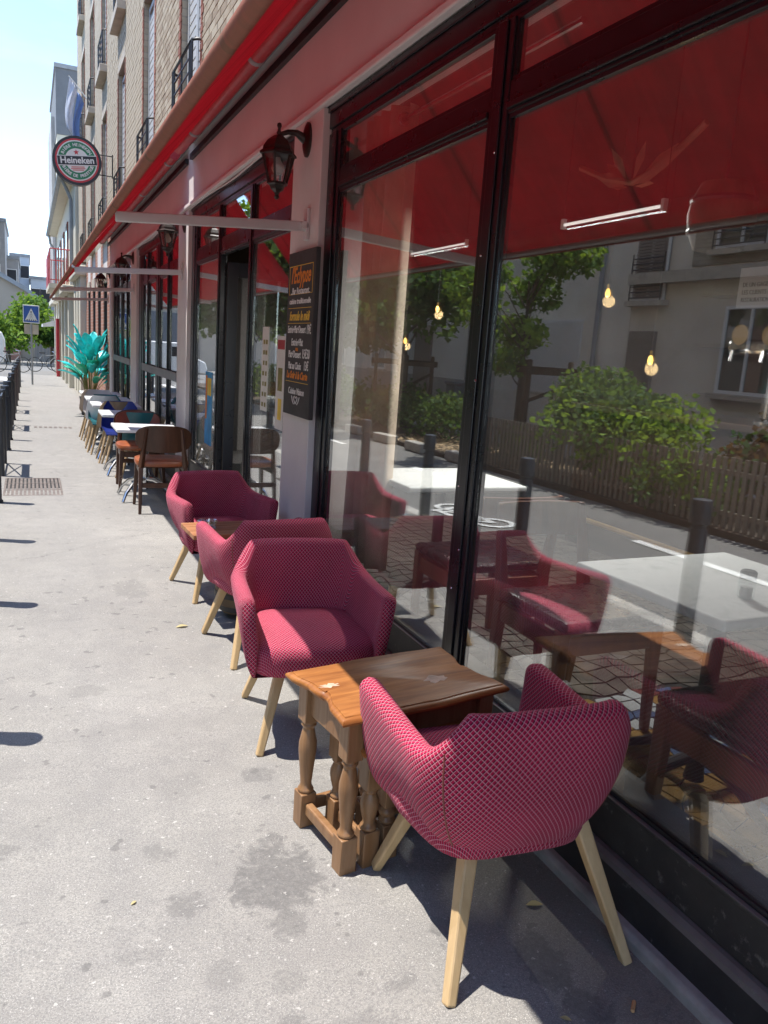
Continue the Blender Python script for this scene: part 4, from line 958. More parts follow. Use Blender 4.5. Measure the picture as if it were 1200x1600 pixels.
MB().prism([(-.225+.03*math.cos(k*PI/9)*(1+.4*math.sin(k*2.9)), .03+.012*math.sin(k*PI/9)*(1+.5*math.sin(k*2.1))) for k in range(18)], .5147, .5153).build('scuff_mark', bpy.data.materials['pale_scuff'], nt0)

# plank table on a small barrel, with a glass ashtray
pt = thing('plank_table', 'low table of red-brown planks on a small barrel between two crimson armchairs', 'table', (1.09,4.27,G(4.2)+.03), .05)
for k in range(3): MB().box(-.32,.32,-.155+k*.105,-.055+k*.105,.46,.487).build('plank', MT['plank'], pt, bevel=.004)
for x_ in (-.2,.2): MB().box(x_-.03,x_+.03,-.14,.14,.435,.4595).build('batten', MT['plank'], pt)
bb = MB().lathe([(.115,0),(.14,.06),(.155,.16),(.16,.22),(.155,.28),(.14,.38),(.115,.434)], 22).build('barrel', MT['barrelw'], pt, True)
for z_, r_ in ((.03,.130),(.11,.150),(.33,.150),(.41,.130)): MB().lathe([(r_-.002,-.016),(r_+.004,-.014),(r_+.004,.014),(r_-.002,.016)], 22, (0,0,z_)).build('hoop', MT['iron'], bb, True)
at = tag(MB().lathe([(.048,0),(.052,.004),(.056,.040),(.052,.043),(.047,.040),(.043,.010),(.002,.008)], 24).build('glass_ashtray', glassmat('ashtray_glass', .22, (.90,.93,.93)), None, True), 'round clear glass ashtray on the plank table', 'ashtray'); at.location = (.885,4.27,G(4.2)+.5185)

# ------------------------------------------------------------------ walnut chairs, cafe tables, shell chairs
def walnut_chair(label, loc, rz, back):
    t = thing('walnut_chair', label, 'chair', loc, rz, 'walnut chairs with rust leather seats')
    for s in (-1, 1):
        MB().bar((s*.225,.225,0),(s*.20,.19,.43), .026,.028,.042,.046).build('leg', MT['walnut'], t, bevel=.005)
        b = MB(); b.bar((s*.205,-.255,0),(s*.195,-.20,.42), .026,.03,.04,.046); b.bar((s*.195,-.20,.42),(s*.15,-.265,.78), .04,.046,.022,.024); b.build('leg', MT['walnut'], t, bevel=.005)
        MB().bar((s*.20,.17,.385),(s*.195,-.18,.385), .022,.055).build('side_rail', MT['walnut'], t, bevel=.004)
    MB().bar((-.18,.19,.385),(.18,.19,.385), .022,.055).build('front_rail', MT['walnut'], t, bevel=.004)
    MB().bar((-.19,-.215,.26),(.19,-.215,.26), .022,.045).build('stretcher', MT['walnut'], t, bevel=.004)
    rr = []
    for (e, z) in ((.9,.425),(.98,.435),(1,.455),(.97,.475),(.85,.486),(.4,.49),(.05,.491)):
        ring = []
        for k in range(28):
            a = 2*PI*k/28; x = math.copysign(abs(math.cos(a))**.5, math.cos(a)); y = math.copysign(abs(math.sin(a))**.5, math.sin(a)); ring.append((x*.24*e, .0+y*.225*e, z))
        rr.append(ring)
    MB().loft(rr).build('seat', MT['leather'], t, True)
    def plate(off0, off1, name, mat, sc_=1.0):
        rings = [[], []]; n = 40; grid = []
        front, backr = [], []
        vs, fs = [], []; nr = 6
        for side, off in ((0, off0), (1, off1)):
            for ir in range(nr+1):
                for k in range(n):
                    a = 2*PI*k/n; x = math.copysign(abs(math.cos(a))**.62, math.cos(a))*.245*sc_*ir/nr; z = math.copysign(abs(math.sin(a))**.75, math.sin(a))*.122*sc_*ir/nr
                    y = -.262 - .09*(z) + 1.1*x*x + off
                    vs.append((x, y, .685+z))
        for side in (0, 1):
            o_ = side*(nr+1)*n
            for ir in range(nr):
                for k in range(n):
                    q = (o_+ir*n+k, o_+ir*n+(k+1)%n, o_+(ir+1)*n+(k+1)%n, o_+(ir+1)*n+k); fs.append(q if side == 0 else q[::-1])
        e0, e1 = nr*n, (nr+1)*n+nr*n
        for k in range(n): fs.append((e0+k, e0+(k+1)%n, e1+(k+1)%n, e1+k))
        return MB().add(vs, fs).build(name, mat, t, True)
    plate(-.014, .004, 'backrest', MT['walnut']); plate(.0045, .026, 'back_pad', MT['maroonleather'], .93)
    return t
walnut_chair('dark walnut chair seen from behind, rust leather seat, next to the farthest armchair', (1.10,7.44,G(7.44)), math.radians(-3), 0)
walnut_chair('walnut chair with padded back facing the viewer, behind the first white table', (1.05,8.60,G(8.6)), PI, 1)
def cafe_table(label, loc, first=[None]):
    if first[0]: return dup(first[0], loc, 0, label)
    t = thing('cafe_table', label, 'table', loc, 0, 'white square tables along the terrace')
    MB().box(-.30,.30,-.30,.30,.685,.715).build('table_top', MT['white'], t, bevel=.006)
    MB().lathe([(.03,.10),(.028,.14),(.028,.66),(.10,.684)], 14).build('column', MT['chrome'], t, True)
    for a in (PI/4, 3*PI/4, 5*PI/4, 7*PI/4):
        pts = [(math.cos(a)*r, math.sin(a)*r, z) for r, z in ((.01,.20),(.10,.20),(.20,.165),(.29,.09),(.335,.012))]
        MB().tube(pts, [.02,.02,.018,.016,.014], 8).build('foot', MT['chrome'], t, True)
    first[0] = t; return t
TL = ['white square table between the two walnut chairs', 'second white square table, between a teal and a royal blue chair', 'third white square table, in front of the dark teal chair', 'fourth white square table, between the white and the light grey chair', 'farthest white square table, beside the taupe chair']
TY = [7.98, 9.62, 11.05, 12.2, 13.55]
for l, y in zip(TL, TY): cafe_table(l, (1.03, y, G(y)))
SHELL = {}
def shell_chair(label, loc, rz, mat):
    t = thing('shell_chair', label, 'chair', loc, rz, 'moulded shell chairs along the terrace')
    if 'm' not in SHELL:
        prof = [(.22,.42),(.20,.445),(.12,.44),(0,.425),(-.10,.425),(-.17,.45),(-.205,.52),(-.225,.62),(-.245,.72),(-.26,.79)]
        wid = [.20,.215,.23,.235,.235,.235,.235,.225,.20,.15]; curl = [.0,.01,.03,.045,.055,.07,.075,.06,.045,.025]
        rings = []
        for (y, z), w_, c_ in zip(prof, wid, curl):
            r = []
            for k in range(13):
                u = -1+2*k/12; back = smooth(-.1,-.2,y)
                r.append((u*w_, y+back*c_*u*u*1.6, z+(1-back)*c_*u*u*1.3))
            rings.append(r)
        lo2 = [[(p[0]*.97, p[1]-.012*smooth(-.1,-.2,p[1]), p[2]-.012*(1-smooth(-.1,-.2,p[1]))) for p in r] for r in rings]
        m = MB(); n = 13; A = [p for r in rings for p in r]; B = [p for r in lo2 for p in r]; N_ = len(A); fs = []
        R_ = len(rings)
        for i in range(R_-1):
            for k in range(n-1):
                q = (i*n+k, i*n+k+1, (i+1)*n+k+1, (i+1)*n+k); fs.append(q); fs.append(tuple(x+N_ for x in q[::-1]))
        bd = [k for k in range(n)] + [i*n+n-1 for i in range(1, R_)] + [(R_-1)*n+k for k in range(n-2,-1,-1)] + [i*n for i in range(R_-2,0,-1)]
        for a, b in zip(bd, bd[1:]+bd[:1]): fs.append((a, b, b+N_, a+N_))
        SHELL['m'] = m.add(A+B, fs)
        SHELL['legs'] = [MB().tube([(sx_*.22, fy, 0),(sx_*.11, ty, .425)], [.012,.020], 8) for sx_ in (-1,1) for fy, ty in ((.22,.12),(-.22,-.12))]
    o = SHELL['m'].build('shell', mat, t, True)
    for l in SHELL['legs']: l.build('leg', MT['ash'], t, True)
    MB().box(-.10,.10,-.10,.10,.395,.415).build('seat_base', MT['ash'], t)
for (l, y, rz, m) in (('teal shell chair with its back to the viewer behind the second walnut chair', 9.05, 0, 'teal'), ('royal blue shell chair facing the viewer', 10.2, PI, 'navy'), ('bent oak shell chair between the blue and the dark teal chair', 10.68, 0, 'oakshell'), ('dark teal shell chair facing the viewer at the third white table', 11.5, PI, 'teal'), ('white shell chair with its back to the viewer', 11.75, 0, 'whitepl'), ('light grey shell chair facing the viewer at the fourth white table', 12.65, PI, 'greypl'), ('taupe shell chair with its back to the viewer near the turquoise plant', 13.25, 0, 'taupe')):
    shell_chair(l, (1.09 if y < 9.5 else (1.0 if rz == 0 else 1.03) - (.07 if y > 11 else 0), y, G(y)), rz, MT[m])

# ------------------------------------------------------------------ turquoise plant
tpz = thing('turquoise_plant', 'tall potted plant with shiny turquoise and jade foil leaves by the brick wall', 'plant', (1.16, 17.7, G(17.7)))
MB().lathe([(.16,0),(.18,.02),(.22,.36),(.23,.38),(.20,.385),(.19,.34),(.02,.33)], 20).build('pot', MT['pot'], tpz, True)
for k in range(40):
    a = k*2.4; up = .25+.75*((k*7) % 40)/40; R_ = .24+.42*(1-up)+random.random()*.1; zt = .60+1.0*up; ln = .46+random.random()*.16
    bpt = Vector((math.cos(a)*R_*.45, math.sin(a)*R_*.45, zt-.18)); d = Vector((math.cos(a)*(1.15-up*.75), math.sin(a)*(1.15-up*.75), .35+up*.9)).normalized()
    side = d.cross(Vector((0,0,1))).normalized(); nn = side.cross(d)
    rings = []
    for i in range(9):
        u = i/8; w_ = .105*math.sin(PI*min(1,u*.90+.06))**.75; c = bpt + d*ln*u + Vector((0,0,-.20*u*u*(1-up*.6)))
        rings.append([c-side*w_+nn*(.25*w_+.012*math.sin(i*1.1+k)), c-side*w_*.5+nn*.06*w_, c+nn*-.008, c+side*w_*.5+nn*.06*w_, c+side*w_+nn*(.25*w_+.012*math.sin(i*.9+k*2))])
    o = MB().loft(rings, False, False, False).build('leaf', MT['cyan' if up > .52 else ('green' if k % 3 else 'cyan')], tpz, True); so = o.modifiers.new('thick','SOLIDIFY'); so.thickness = .003
    MB().tube([(math.cos(a)*.05, math.sin(a)*.05, .33), bpt*.7+Vector((0,0,.12)), bpt], .007, 5).build('stem', MT['stem'], tpz, True)

# ------------------------------------------------------------------ bollards, barriers, grates
def bollard(label, y, first=[None], x=-.305):
    if first[0]: return dup(first[0], (x,y,G(y)), 0, label)
    t = thing('bollard', label, 'bollard', (x,y,G(y)), 0, 'dark bollards along the kerb')
    MB().lathe([(.062,-.02),(.062,.02),(.052,.03),(.050,.69),(.047,.70)], 18).build('post', MT['bollard'], t, True)
    MB().lathe([(.040,.70),(.040,.722),(.054,.728),(.056,.74),(.056,.845),(.050,.860),(.02,.866)], 18).build('head', MT['bollard'], t, True)
    first[0] = t; return t
BL = [(3.12,'dark bollard whose rounded shadow falls lowest at the left edge'),(4.79,'dark bollard casting the middle one of three shadows at the left edge'),(6.36,'dark bollard casting the upper one of three shadows at the left edge'),(7.86,'dark bollard at the left edge before the drain grate'),(11.66,'dark bollard just past the first barrier, tallest of the visible row'),(12.9,'dark bollard second after the first barrier'),(16.1,'dark bollard third after the first barrier'),(19.6,'dark bollard past the second barrier'),(21.4,'small dark bollard before the sign post'),(24.4,'small dark bollard close to the sign post'),(27.4,'farthest dark bollard in the row')]
for y, l in BL: bollard(l, y)
def barrier(label, y0, y1):
    t = thing('cross_barrier', label, 'barrier', (-.30, y0, G(y0)), 0, 'cross barriers along the kerb'); w = y1-y0
    for y in (0, w):
        MB().lathe([(.032,-.02),(.032,.84),(.038,.85),(.03,.87),(.005,.875)], 12, (0,y,0)).build('post', MT['bollard'], t, True)
    MB().box(-.008,.008,.034,w-.034,.66,.84).build('top_plate', MT['bollard'], t)
    for z_ in (.10, .64): MB().tube([(0,.03,z_),(0,w-.03,z_)], .011, 6).build('rail', MT['bollard'], t)
    for a, b in ((.11,.63),(.63,.11)): MB().tube([(0,.035,a),(0,w-.035,b)], .010, 6).build('brace', MT['bollard'], t)
barrier('dark cross-braced barrier beside the drain grate', 9.42, 10.4); barrier('dark cross-braced barrier in the middle of the bollard row', 14.25, 15.2); barrier('farthest dark cross-braced barrier', 17.6, 18.5)
gr = thing('drain_grate', 'rectangular cast iron drain grate set in the pavement', 'drain grate', (.012, 8.70, G(8.7)+.003))
g = MB(); W_, H_ = .27, .50
g.box(-W_,W_,-H_,-H_+.03,-.02,.004); g.box(-W_,W_,H_-.03,H_,-.02,.004); g.box(-W_,-W_+.02,-H_+.03,H_-.03,-.02,.004); g.box(W_-.02,W_,-H_+.03,H_-.03,-.02,.004); g.build('frame', MT['iron2'], gr)
for k in range(13):
    x = -W_+.045+k*.0375
    for (a, b) in ((-H_+.035,-.2),(-.17,.17),(.2,H_-.035)): MB().box(x-.011,x+.011,a,b,-.015,.003).build('grate_bar', MT['iron2'], gr)
for y_ in (-.185,.185): MB().box(-W_+.021,W_-.021,y_-.012,y_+.012,-.016,.0035).build('cross_rib', MT['iron2'], gr)
MB().box(-W_+.01,W_-.01,-H_+.01,H_-.01,-.022,-.0018).build('pit', MT['grout'], gr)
g2 = thing('slot_drain', 'thin slotted drain cover further along the pavement', 'drain grate', (.35,14.9,G(14.9)+.003))
for k in range(8): MB().box(-.3+k*.08,-.3+k*.08+.05,-.10,.10,-.01,.003).build('grate_bar', MT['iron2'], g2)

# small litter on the pavement
def litter(kind, label, x, y, rz, s, mat):
    if kind == 'leaf':
        m = MB(); rr = []
        for i in range(6):
            u = i/5; w_ = .5*math.sin(PI*u)*.42+.01; rr.append([(u-.5,-w_,.10*math.sin(u*3)+.10*w_),(u-.5,0,.10*math.sin(u*3)),(u-.5,w_,.10*math.sin(u*3)+.12*w_)])
        m.loft(rr, False, False, False); o = m.build('fallen_leaf', mat, None, True)
    else: o = MB().tube([(-.5,0,.15),(.5,.03,.15)], .15, 8).build('cigarette_butt', mat, None, True)
    o.location = (x,y,G(y)+.003); o.scale = (s,s,s); o.rotation_euler = (0,0,rz); tag(o, label, 'leaf' if kind == 'leaf' else 'cigarette butt')
for q in (('leaf','pale yellow leaf lying on a dark spot under the front armchair',1.02,1.585,1.3,.05,MT['deadleaf']),('leaf','torn dry leaf just right of the front armchair leg',.985,1.51,.2,.045,MT['deadleaf']),('leaf','dry leaf lying against the stone threshold behind the front armchair',1.275,1.58,-.3,.05,MT['deadleaf']),('leaf','pale dry leaf on the pavement under the third armchair',.73,4.12,.1,.07,MT['deadleaf']),('leaf','little dry leaf in the open sun at lower left',.23,1.95,.6,.02,MT['deadleaf']),('butt','orange cigarette butt near the bottom right corner',1.29,1.19,.7,.032,MT['butt']),('butt','white cigarette butt by the threshold at the bottom edge',1.335,1.09,1.6,.022,MT['chalkw']),('leaf','tiny dry leaf between the stains at the bottom right',1.115,1.22,-.7,.028,MT['deadleaf'])): litter(*q)

# ------------------------------------------------------------------ posters and papers on the glass
def paper(name, label, y0, y1, z0, z1, x=XG+.041, mat='poster'):
    t = thing(name, label, 'poster', (x, (y0+y1)/2, (z0+z1)/2)); MB().box(0,.0015,-(y1-y0)/2,(y1-y0)/2,-(z1-z0)/2,(z1-z0)/2).build('sheet', MT[mat], t); return t
PM = lambda x, y, z: Matrix.Translation((x,-y,z)) @ Matrix(((0,0,-1,0),(-1,0,0,0),(0,1,0,0),(0,0,0,1)))
n_ = paper('paper_notice', 'white paper notice with typed lines at the right edge of the big pane', 1.285,1.415,1.655,1.745, XG+.056)
tx = MB()
for k, s_ in enumerate(('DE UN GAGE POUR','LES CLIENTS DE LA','RESTAURATION.')): fit_text(tx, s_, .014, .105 if k < 2 else .08, PM(-.0008, 0 if k < 2 else -.012, .006-k*.017))
tx.build('lettering', MT['signk'], n_)
a_ = paper('menu_poster', 'tall white poster with small pictures in the pane beside the door, left one', 5.38,5.54,1.04,1.62)
b_ = paper('menu_poster', 'white poster with a red heading in the pane beside the door, right one', 4.98,5.16,.95,1.56)
m = MB(); r2 = random.Random(3)
for k in range(7):
    for j in range(2): m.box(-.0008,-.0002,-.06+j*.065,-.06+j*.065+.035+r2.random()*.015,-.26+k*.072,-.26+k*.072+.03)
stuff(m.build('pictures', MT['stem'], a_)); MB().box(-.0008,-.0002,-.08,.08,.22,.28).build('heading', MT['redpaint'], b_); MB().box(-.0008,-.0002,-.05,.03,-.24,-.10).build('picture', MT['postery'], b_); MB().box(-.0008,-.0002,-.05,.05,-.05,.1).build('picture', MT['stem'], b_)
c_ = paper('banner_reflection', 'tall bright blue sheet on the narrow pane left of the door, standing in for a reflected banner', 7.2,7.5,.55,1.22, mat='bannerb'); MB().box(-.0008,-.0002,-.12,.05,.12,.28).build('picture', MT['postery'], c_); MB().box(-.0008,-.0002,.06,.13,-.1,.3).build('picture', MT['chalko'], c_)  # blue sheet and its patches imitate a banner mirrored in the glass
fg = thing('flag', 'white and blue flag hanging from the brick facade above the beer sign', 'flag', (1.42,22.4,7.15))
MB().tube([(0,0,.0),(-.42,0,.45)], .016, 8).build('pole', MT['whitep'], fg, True)
for nm, mt, a0, a1 in (('white_cloth','flagw',0,.55),('blue_cloth','flagb',.55,1)):
    rr = []
    for i in range(14):
        u = i/13; rr.append([(-.40+.34*(a0+(a1-a0)*k/6)*(1-.1*u)-.10*math.sin(u*2.6)+.02*math.sin(u*5+k*.6), .035*math.sin(k*1.3+a0*4+u*2.2), .42-.55*(a0+(a1-a0)*k/6)-1.15*u) for k in range(7)])
    o = MB().loft(rr, False, False, False).build(nm, MT[mt], fg, True); so = o.modifiers.new('thick','SOLIDIFY'); so.thickness = .004

# ------------------------------------------------------------------ foliage
def leaf_mesh(name, blobs, n, size, mat, parent=None, seed=1, hollow=.35):
    r = np.random.default_rng(seed); vol = np.array([b[3]*b[4]*b[5] for b in blobs])**.75; cnt = np.maximum(1, (n*vol/vol.sum()).astype(int))
    C = []
    for b, k in zip(blobs, cnt):
        d = r.normal(size=(k,3)); d /= np.linalg.norm(d, axis=1)[:,None]; rad = hollow + (1-hollow)*r.random(k)**.55*1.12
        C.append(np.array(b[:3]) + d*rad[:,None]*np.array(b[3:6]))
    C = np.concatenate(C); n = len(C)
    d = r.normal(size=(n,3)); d[:,2] -= .35; d /= np.linalg.norm(d, axis=1)[:,None]
    u = r.normal(size=(n,3)); u -= (u*d).sum(1)[:,None]*d; u /= np.linalg.norm(u, axis=1)[:,None]; w = np.cross(d, u)
    s = size*(.6+.8*r.random(n))[:,None]
    V = np.empty((n,4,3)); V[:,0] = C; V[:,1] = C+d*s*.5+u*s*.36+w*s*.10; V[:,2] = C+d*s; V[:,3] = C+d*s*.5-u*s*.36+w*s*.10
    me = bpy.data.meshes.new(name); me.vertices.add(n*4); me.vertices.foreach_set('co', V.astype(np.float32).ravel())
    me.loops.add(n*4); me.loops.foreach_set('vertex_index', np.arange(n*4, dtype=np.int32)); me.polygons.add(n); me.polygons.foreach_set('loop_start', np.arange(0,n*4,4,dtype=np.int32))
    me.update(calc_edges=True); me.materials.append(mat); o = bpy.data.objects.new(name, me); col.objects.link(o)
    if parent: o.parent = parent
    return o
def tree(label, x, y, zg, h, cz, rx, rz_, n, size, seed, mats=('leafg','leafl'), trunk_r=.07, group='trees across the street', name='street_tree'):
    t = thing(name, label, 'tree', (x,y,zg), 0, group); r = random.Random(seed)
    trk = MB().tube([(0,0,-.1),(.02,0,h*.25),(-.02,.03,h*.5),(.03,0,h*.78)], [trunk_r*1.25,trunk_r,trunk_r*.8,trunk_r*.4], 9)
    blobs = []
    for k in range(15):
        a = k*2.4; f = r.random(); hh = cz + (r.random()*2-1)*rz_*.75; R_ = rx*(.35+.6*r.random())*(1-.35*abs(hh-cz)/rz_)
        e = (math.cos(a)*R_, math.sin(a)*R_, hh); trk.tube([(0,0,min(h*.72, max(h*.32, hh-rz_*.6))), (e[0]*.5,e[1]*.5,hh-.2*rz_), e], [trunk_r*.42,trunk_r*.25,.01], 6)
        q = rx*(.20+.20*r.random()); blobs.append((*e, q*1.15, q*1.15, q*.85))
    trk.build('trunk', MT['bark'], t, True)
    leaf_mesh('crown', blobs[:9], int(n*.7), size, MT[mats[0]], t, seed, .25); leaf_mesh('crown', blobs[5:], int(n*.3), size, MT[mats[1]], t, seed+1, .3)
    return t
tree('young leafy tree between wooden stakes, seen mirrored in the right-hand pane', -4.8, 11.75, G(11.75)-.05, 3.9, 2.75, 1.30, 1.45, 4400, .115, 11, ('leafg','leafl'), .038)
tree('dark leafy tree between stakes mirrored in the curtained pane', -5.0, 17.0, G(17)-.05, 5.0, 3.35, 2.3, 1.45, 6000, .20, 23, ('leafd','leafg'), .09)
tree('dense street tree mirrored beside the menu board', -5.1, 24.0, G(24)-.05, 8.6, 5.2, 2.9, 3.6, 9000, .24, 31, ('leafd','leafg'), .10)
tree('street tree further up the bed, mirrored in the pane beside the door', -5.0, 31.5, G(31)-.05, 8.2, 5.2, 2.8, 3.4, 8000, .25, 37, ('leafg','leafl'), .10)
tree('street tree at the far end of the planted bed', -5.1, 6.0-9.0, G(-3)-.05, 4.6, 3.2, 1.6, 1.4, 3500, .19, 41, ('leafg','leafl'), .08)
tree('round leafy tree at the street corner behind the crossing sign', -1.2, 44.5+11.2, G(55.7), 3.9, 2.65, 2.7, 1.45, 5600, .24, 53, ('leafg','leafl'), .12, 'trees at the far crossing')
tree('dark bushy tree beside the bicycles at the far crossing', 1.35, 57.2, G(57), 2.9, 1.8, 1.3, 1.05, 3000, .24, 59, ('leafd','leafg'), .10, 'trees at the far crossing')
def guard(label, x, y):
    t = thing('tree_guard', label, 'tree guard', (x,y,G(y)-.05), 0, 'wooden tree stakes across the street'); w = .68
    for sx_ in (-1,1):
        for sy_ in (-1,1): MB().lathe([(.045,0),(.045,1.72),(.03,1.74)], 9, (sx_*w*.6, sy_*w, 0)).build('post', MT['stakew'], t, True)
        MB().box(sx_*w*.6-.06, sx_*w*.6-.046 if sx_ < 0 else sx_*w*.6+.06, -w-.15, w+.15, 1.52, 1.63).build('rail', MT['stakew'], t)
    for sy_ in (-1,1): MB().box(-w*.6-.1, w*.6+.1, sy_*w+.047*sy_-.012, sy_*w+.047*sy_+.012, 1.50, 1.60).build('rail', MT['stakew'], t)
    MB().bar((-w*.6,-w,1.35),(-w*.6,w,.95), .05,.05).build('brace', MT['stakew'], t)
guard('dark wooden stakes and rails round the young tree in the right-hand pane', -4.8, 11.6); guard('dark wooden stakes and rails under the tree in the curtained pane', -5.0, 17.0); guard('dark wooden stakes round the tree mirrored beside the menu board', -5.1, 24.0)
def shrub(label, x, y, rx, ry, h, n, size, mats, seed):
    t = thing('shrub', label, 'shrub', (x,y,G(y)-.04), 0, 'shrubs in the planted bed'); r = random.Random(seed); st = MB(); bl = []
    for k in range(11):
        a = k*2.4; q = math.sqrt((k+.5)/11); e = (math.cos(a)*rx*q*.85, math.sin(a)*ry*q*.85, h*(.45+.42*r.random())*(1-.25*q)); st.tube([(e[0]*.15,e[1]*.15,0),(e[0]*.6,e[1]*.6,e[2]*.6),e], [.014,.01,.005], 5)
        s_ = (rx+ry)*.5*(.28+.2*r.random()); bl.append((*e, s_, s_, min(s_, e[2]*.9)))
    st.build('stems', MT['bark'], t); leaf_mesh('foliage', bl[:7], int(n*.65), size, MT[mats[0]], t, seed, .2); leaf_mesh('foliage', bl[4:], int(n*.35), size, MT[mats[1]], t, seed+9, .3)
for q in (('large green shrub leaning over the slatted fence',-4.45,8.75,.9,1.5,1.70,6500,.095,('leafs','leafl'),61),('low yellow-green shrub poking through the slatted fence',-3.95,6.9,.5,.75,.72,2000,.075,('leafl','leafs'),62),('dull brownish shrub behind the fence at the right edge',-4.9,6.3,.7,1.0,1.3,2200,.10,('leafbr','leafd'),63),('small weedy shrub behind the left end of the fence',-4.2,10.6,.4,.6,.75,1000,.08,('leafl','leafs'),64),('dark low shrub beside the wood chips',-5.0,14.6,.8,1.1,.95,2200,.10,('leafs','leafd'),65),('broad dark shrub behind the kerb blocks',-4.9,17.4,.9,1.5,1.0,2600,.11,('leafd','leafs'),66),('leafy shrub further along the bed',-4.8,21.0,.9,1.6,1.0,2400,.12,('leafs','leafd'),67),('bushy shrub under the dense street tree',-4.8,25.5,.9,1.8,1.1,2200,.13,('leafd','leafs'),68),('shrub near the far end of the bed',-4.9,29.5,.9,1.6,1.2,2000,.13,('leafs','leafl'),69),('green shrub behind the near stretch of fence',-4.8,3.6,.8,1.2,1.1,2200,.11,('leafs','leafl'),70)): shrub(*q)
# slatted fence
fe = thing('slatted_fence', 'low brown fence of upright wooden slats in front of the shrubs', 'fence', (-3.72,0,0))
slm = MB().box(-.011,.011,-.024,.024,0,.79).mesh('slat'); slm.materials.append(MT['fencew'])
y = -1.0
while y < 11.2:
    o = link('slat', slm, fe); o.location = (random.uniform(-.004,.004), y, G(y)-.06); o.rotation_euler = (random.uniform(-.012,.012), 0, random.uniform(-.05,.05)); y += .096
for z_ in (.16,.60):
    m = MB(); m.loft([[(a, yy, G(yy)-.06+b) for a, b in ((-.045,z_),(-.014,z_),(-.014,z_+.05),(-.045,z_+.05))] for yy in (-1.1,11.25)]); m.build('rail', MT['fencew'], fe)
for yy in np.arange(-.9,11.3,2.0): MB().box(-.09,-.046,yy-.04,yy+.04,G(yy)-.2,G(yy)+.72).build('post', MT['fencew'], fe)
KB = ['pale stone kerb block by the end of the slatted fence','pale stone kerb block before the wood chips','pale stone kerb block in front of the dark shrub','pale stone kerb block beyond the wood chips','pale stone kerb block under the mirrored tree','pale stone kerb block farthest along the bed']
for k, (y, l) in enumerate(zip((11.5,13.0,14.45,16.2,18.3,20.6), KB)):
    o = MB().box(-.11,.11,-.33,.33,0,.17).build('kerb_block', MT['stone'], None, bevel=.02); o.location = (-3.55+random.uniform(-.05,.05), y, G(y)-.10); o.rotation_euler = (0,0,random.uniform(-.12,.12)); tag(o, l, 'stone block', 'stone blocks along the planted bed')
m = MB()
for k in range(2600):
    x, y = -5.3+random.random()*1.6, 10.2+random.random()*5.2; a = random.random()*PI; L_, w_ = .035+random.random()*.05, .015+random.random()*.015; z_ = G(y)-.028+random.random()*.014; tl = random.uniform(-.012,.012)
    dx, dy = math.cos(a)*L_/2, math.sin(a)*L_/2; ex, ey = -math.sin(a)*w_/2, math.cos(a)*w_/2
    m.add([(x-dx-ex,y-dy-ey,z_),(x+dx-ex,y+dy-ey,z_+tl),(x+dx+ex,y+dy+ey,z_+tl+.006),(x-dx+ex,y-dy+ey,z_+.006)], [(0,1,2,3)])
stuff(m.build('wood_chips', MT['chips']))

# ------------------------------------------------------------------ houses across the street
def far_window(b, x, yc, zc, w, h, frame='whitep', sill=True, shutter=False, bars=False):
    fw = MB()
    for (p, q, r, s_) in ((yc-w/2,yc-w/2+.06,zc,zc+h),(yc+w/2-.06,yc+w/2,zc,zc+h),(yc-w/2+.06,yc+w/2-.06,zc+h-.06,zc+h),(yc-w/2+.06,yc+w/2-.06,zc,zc+.06),(yc-.025,yc+.025,zc+.06,zc+h-.06)): fw.box(x,x+.05,p,q,r,s_)
    f = fw.build('window', MT[frame], b); MB().box(x+.012,x+.02,yc-w/2+.06,yc+w/2-.06,zc+.06,zc+h-.06).build('pane', MT['glassdark'], f); MB().box(x-.12,x-.02,yc-w/2+.02,yc+w/2-.02,zc+.02,zc+h-.02).build('blind', MT['concreted'], f)
    if sill: MB().box(x-.05,x+.14,yc-w/2-.1,yc+w/2+.1,zc-.10,zc-.002).build('sill', MT['lintel'], f)
    if bars:
        g = MB()
        for zz_ in np.arange(zc+.06, zc+.9, .11): g.tube([(x+.12,yc-w/2,zz_),(x+.12,yc+w/2,zz_)], .012, 5)
        for yy in (yc-w/2,yc+w/2): g.tube([(x+.12,yy,zc),(x+.12,yy,zc+.92)], .014, 5)
        g.build('railing', MT['iron'], f)
    if shutter:
        s2 = MB()
        for zz_ in np.arange(zc+.05, zc+h-.04, .06): s2.box(x+.03,x+.062,yc-w/2+.03,yc+w/2-.03,zz_,zz_+.05)
        s2.build('roller_shutter', MT['shutterd'], f)
def house(label, y0, y1, H, mat, low=None, x=-8.5):
    b = thing('house', label, 'building', (0,0,0), 0, 'houses across the street')
    MB().box(x-8,x,y0,y1,-.8,H).build('wall', MT[mat], b)
    if low: MB().box(x+.001,x+.03,y0,y1,-.8,low[1]).build('base_course', MT[low[0]], b)
    MB().box(x-8.1,x+.18,y0,y1,H+.001,H+.3).build('cornice', MT['lintel'], b)
    return b
hA = house('brown-beige house with a grey brick upper floor across the street, right part of the reflection', -8, 13.45, 9.5, 'brownwall', ('brownwall',.9))
MB().box(-8.498,-8.47,-8,11.9,3.5,9.49).build('brick_upper_wall', MT['brickgrey'], hA); MB().box(-8.46,-8.30,-8,13.44,3.22,3.44).build('string_course', MT['lintel'], hA)
for yc, zc, w, h, sh, ba in ((12.95,2.9,.9,1.7,True,True),(10.75,3.75,1.15,1.7,False,True),(7.4,3.75,1.15,1.7,False,True),(4.0,3.75,1.15,1.7,False,True),(.6,3.75,1.15,1.7,False,True),(-3,3.75,1.15,1.7,False,True)): far_window(hA, -8.46, yc, zc, w, h, shutter=sh, bars=ba)
for yc in (10.3,6.8,3.4,-.5): far_window(hA, -8.49, yc, 1.2, 1.2, 1.55)
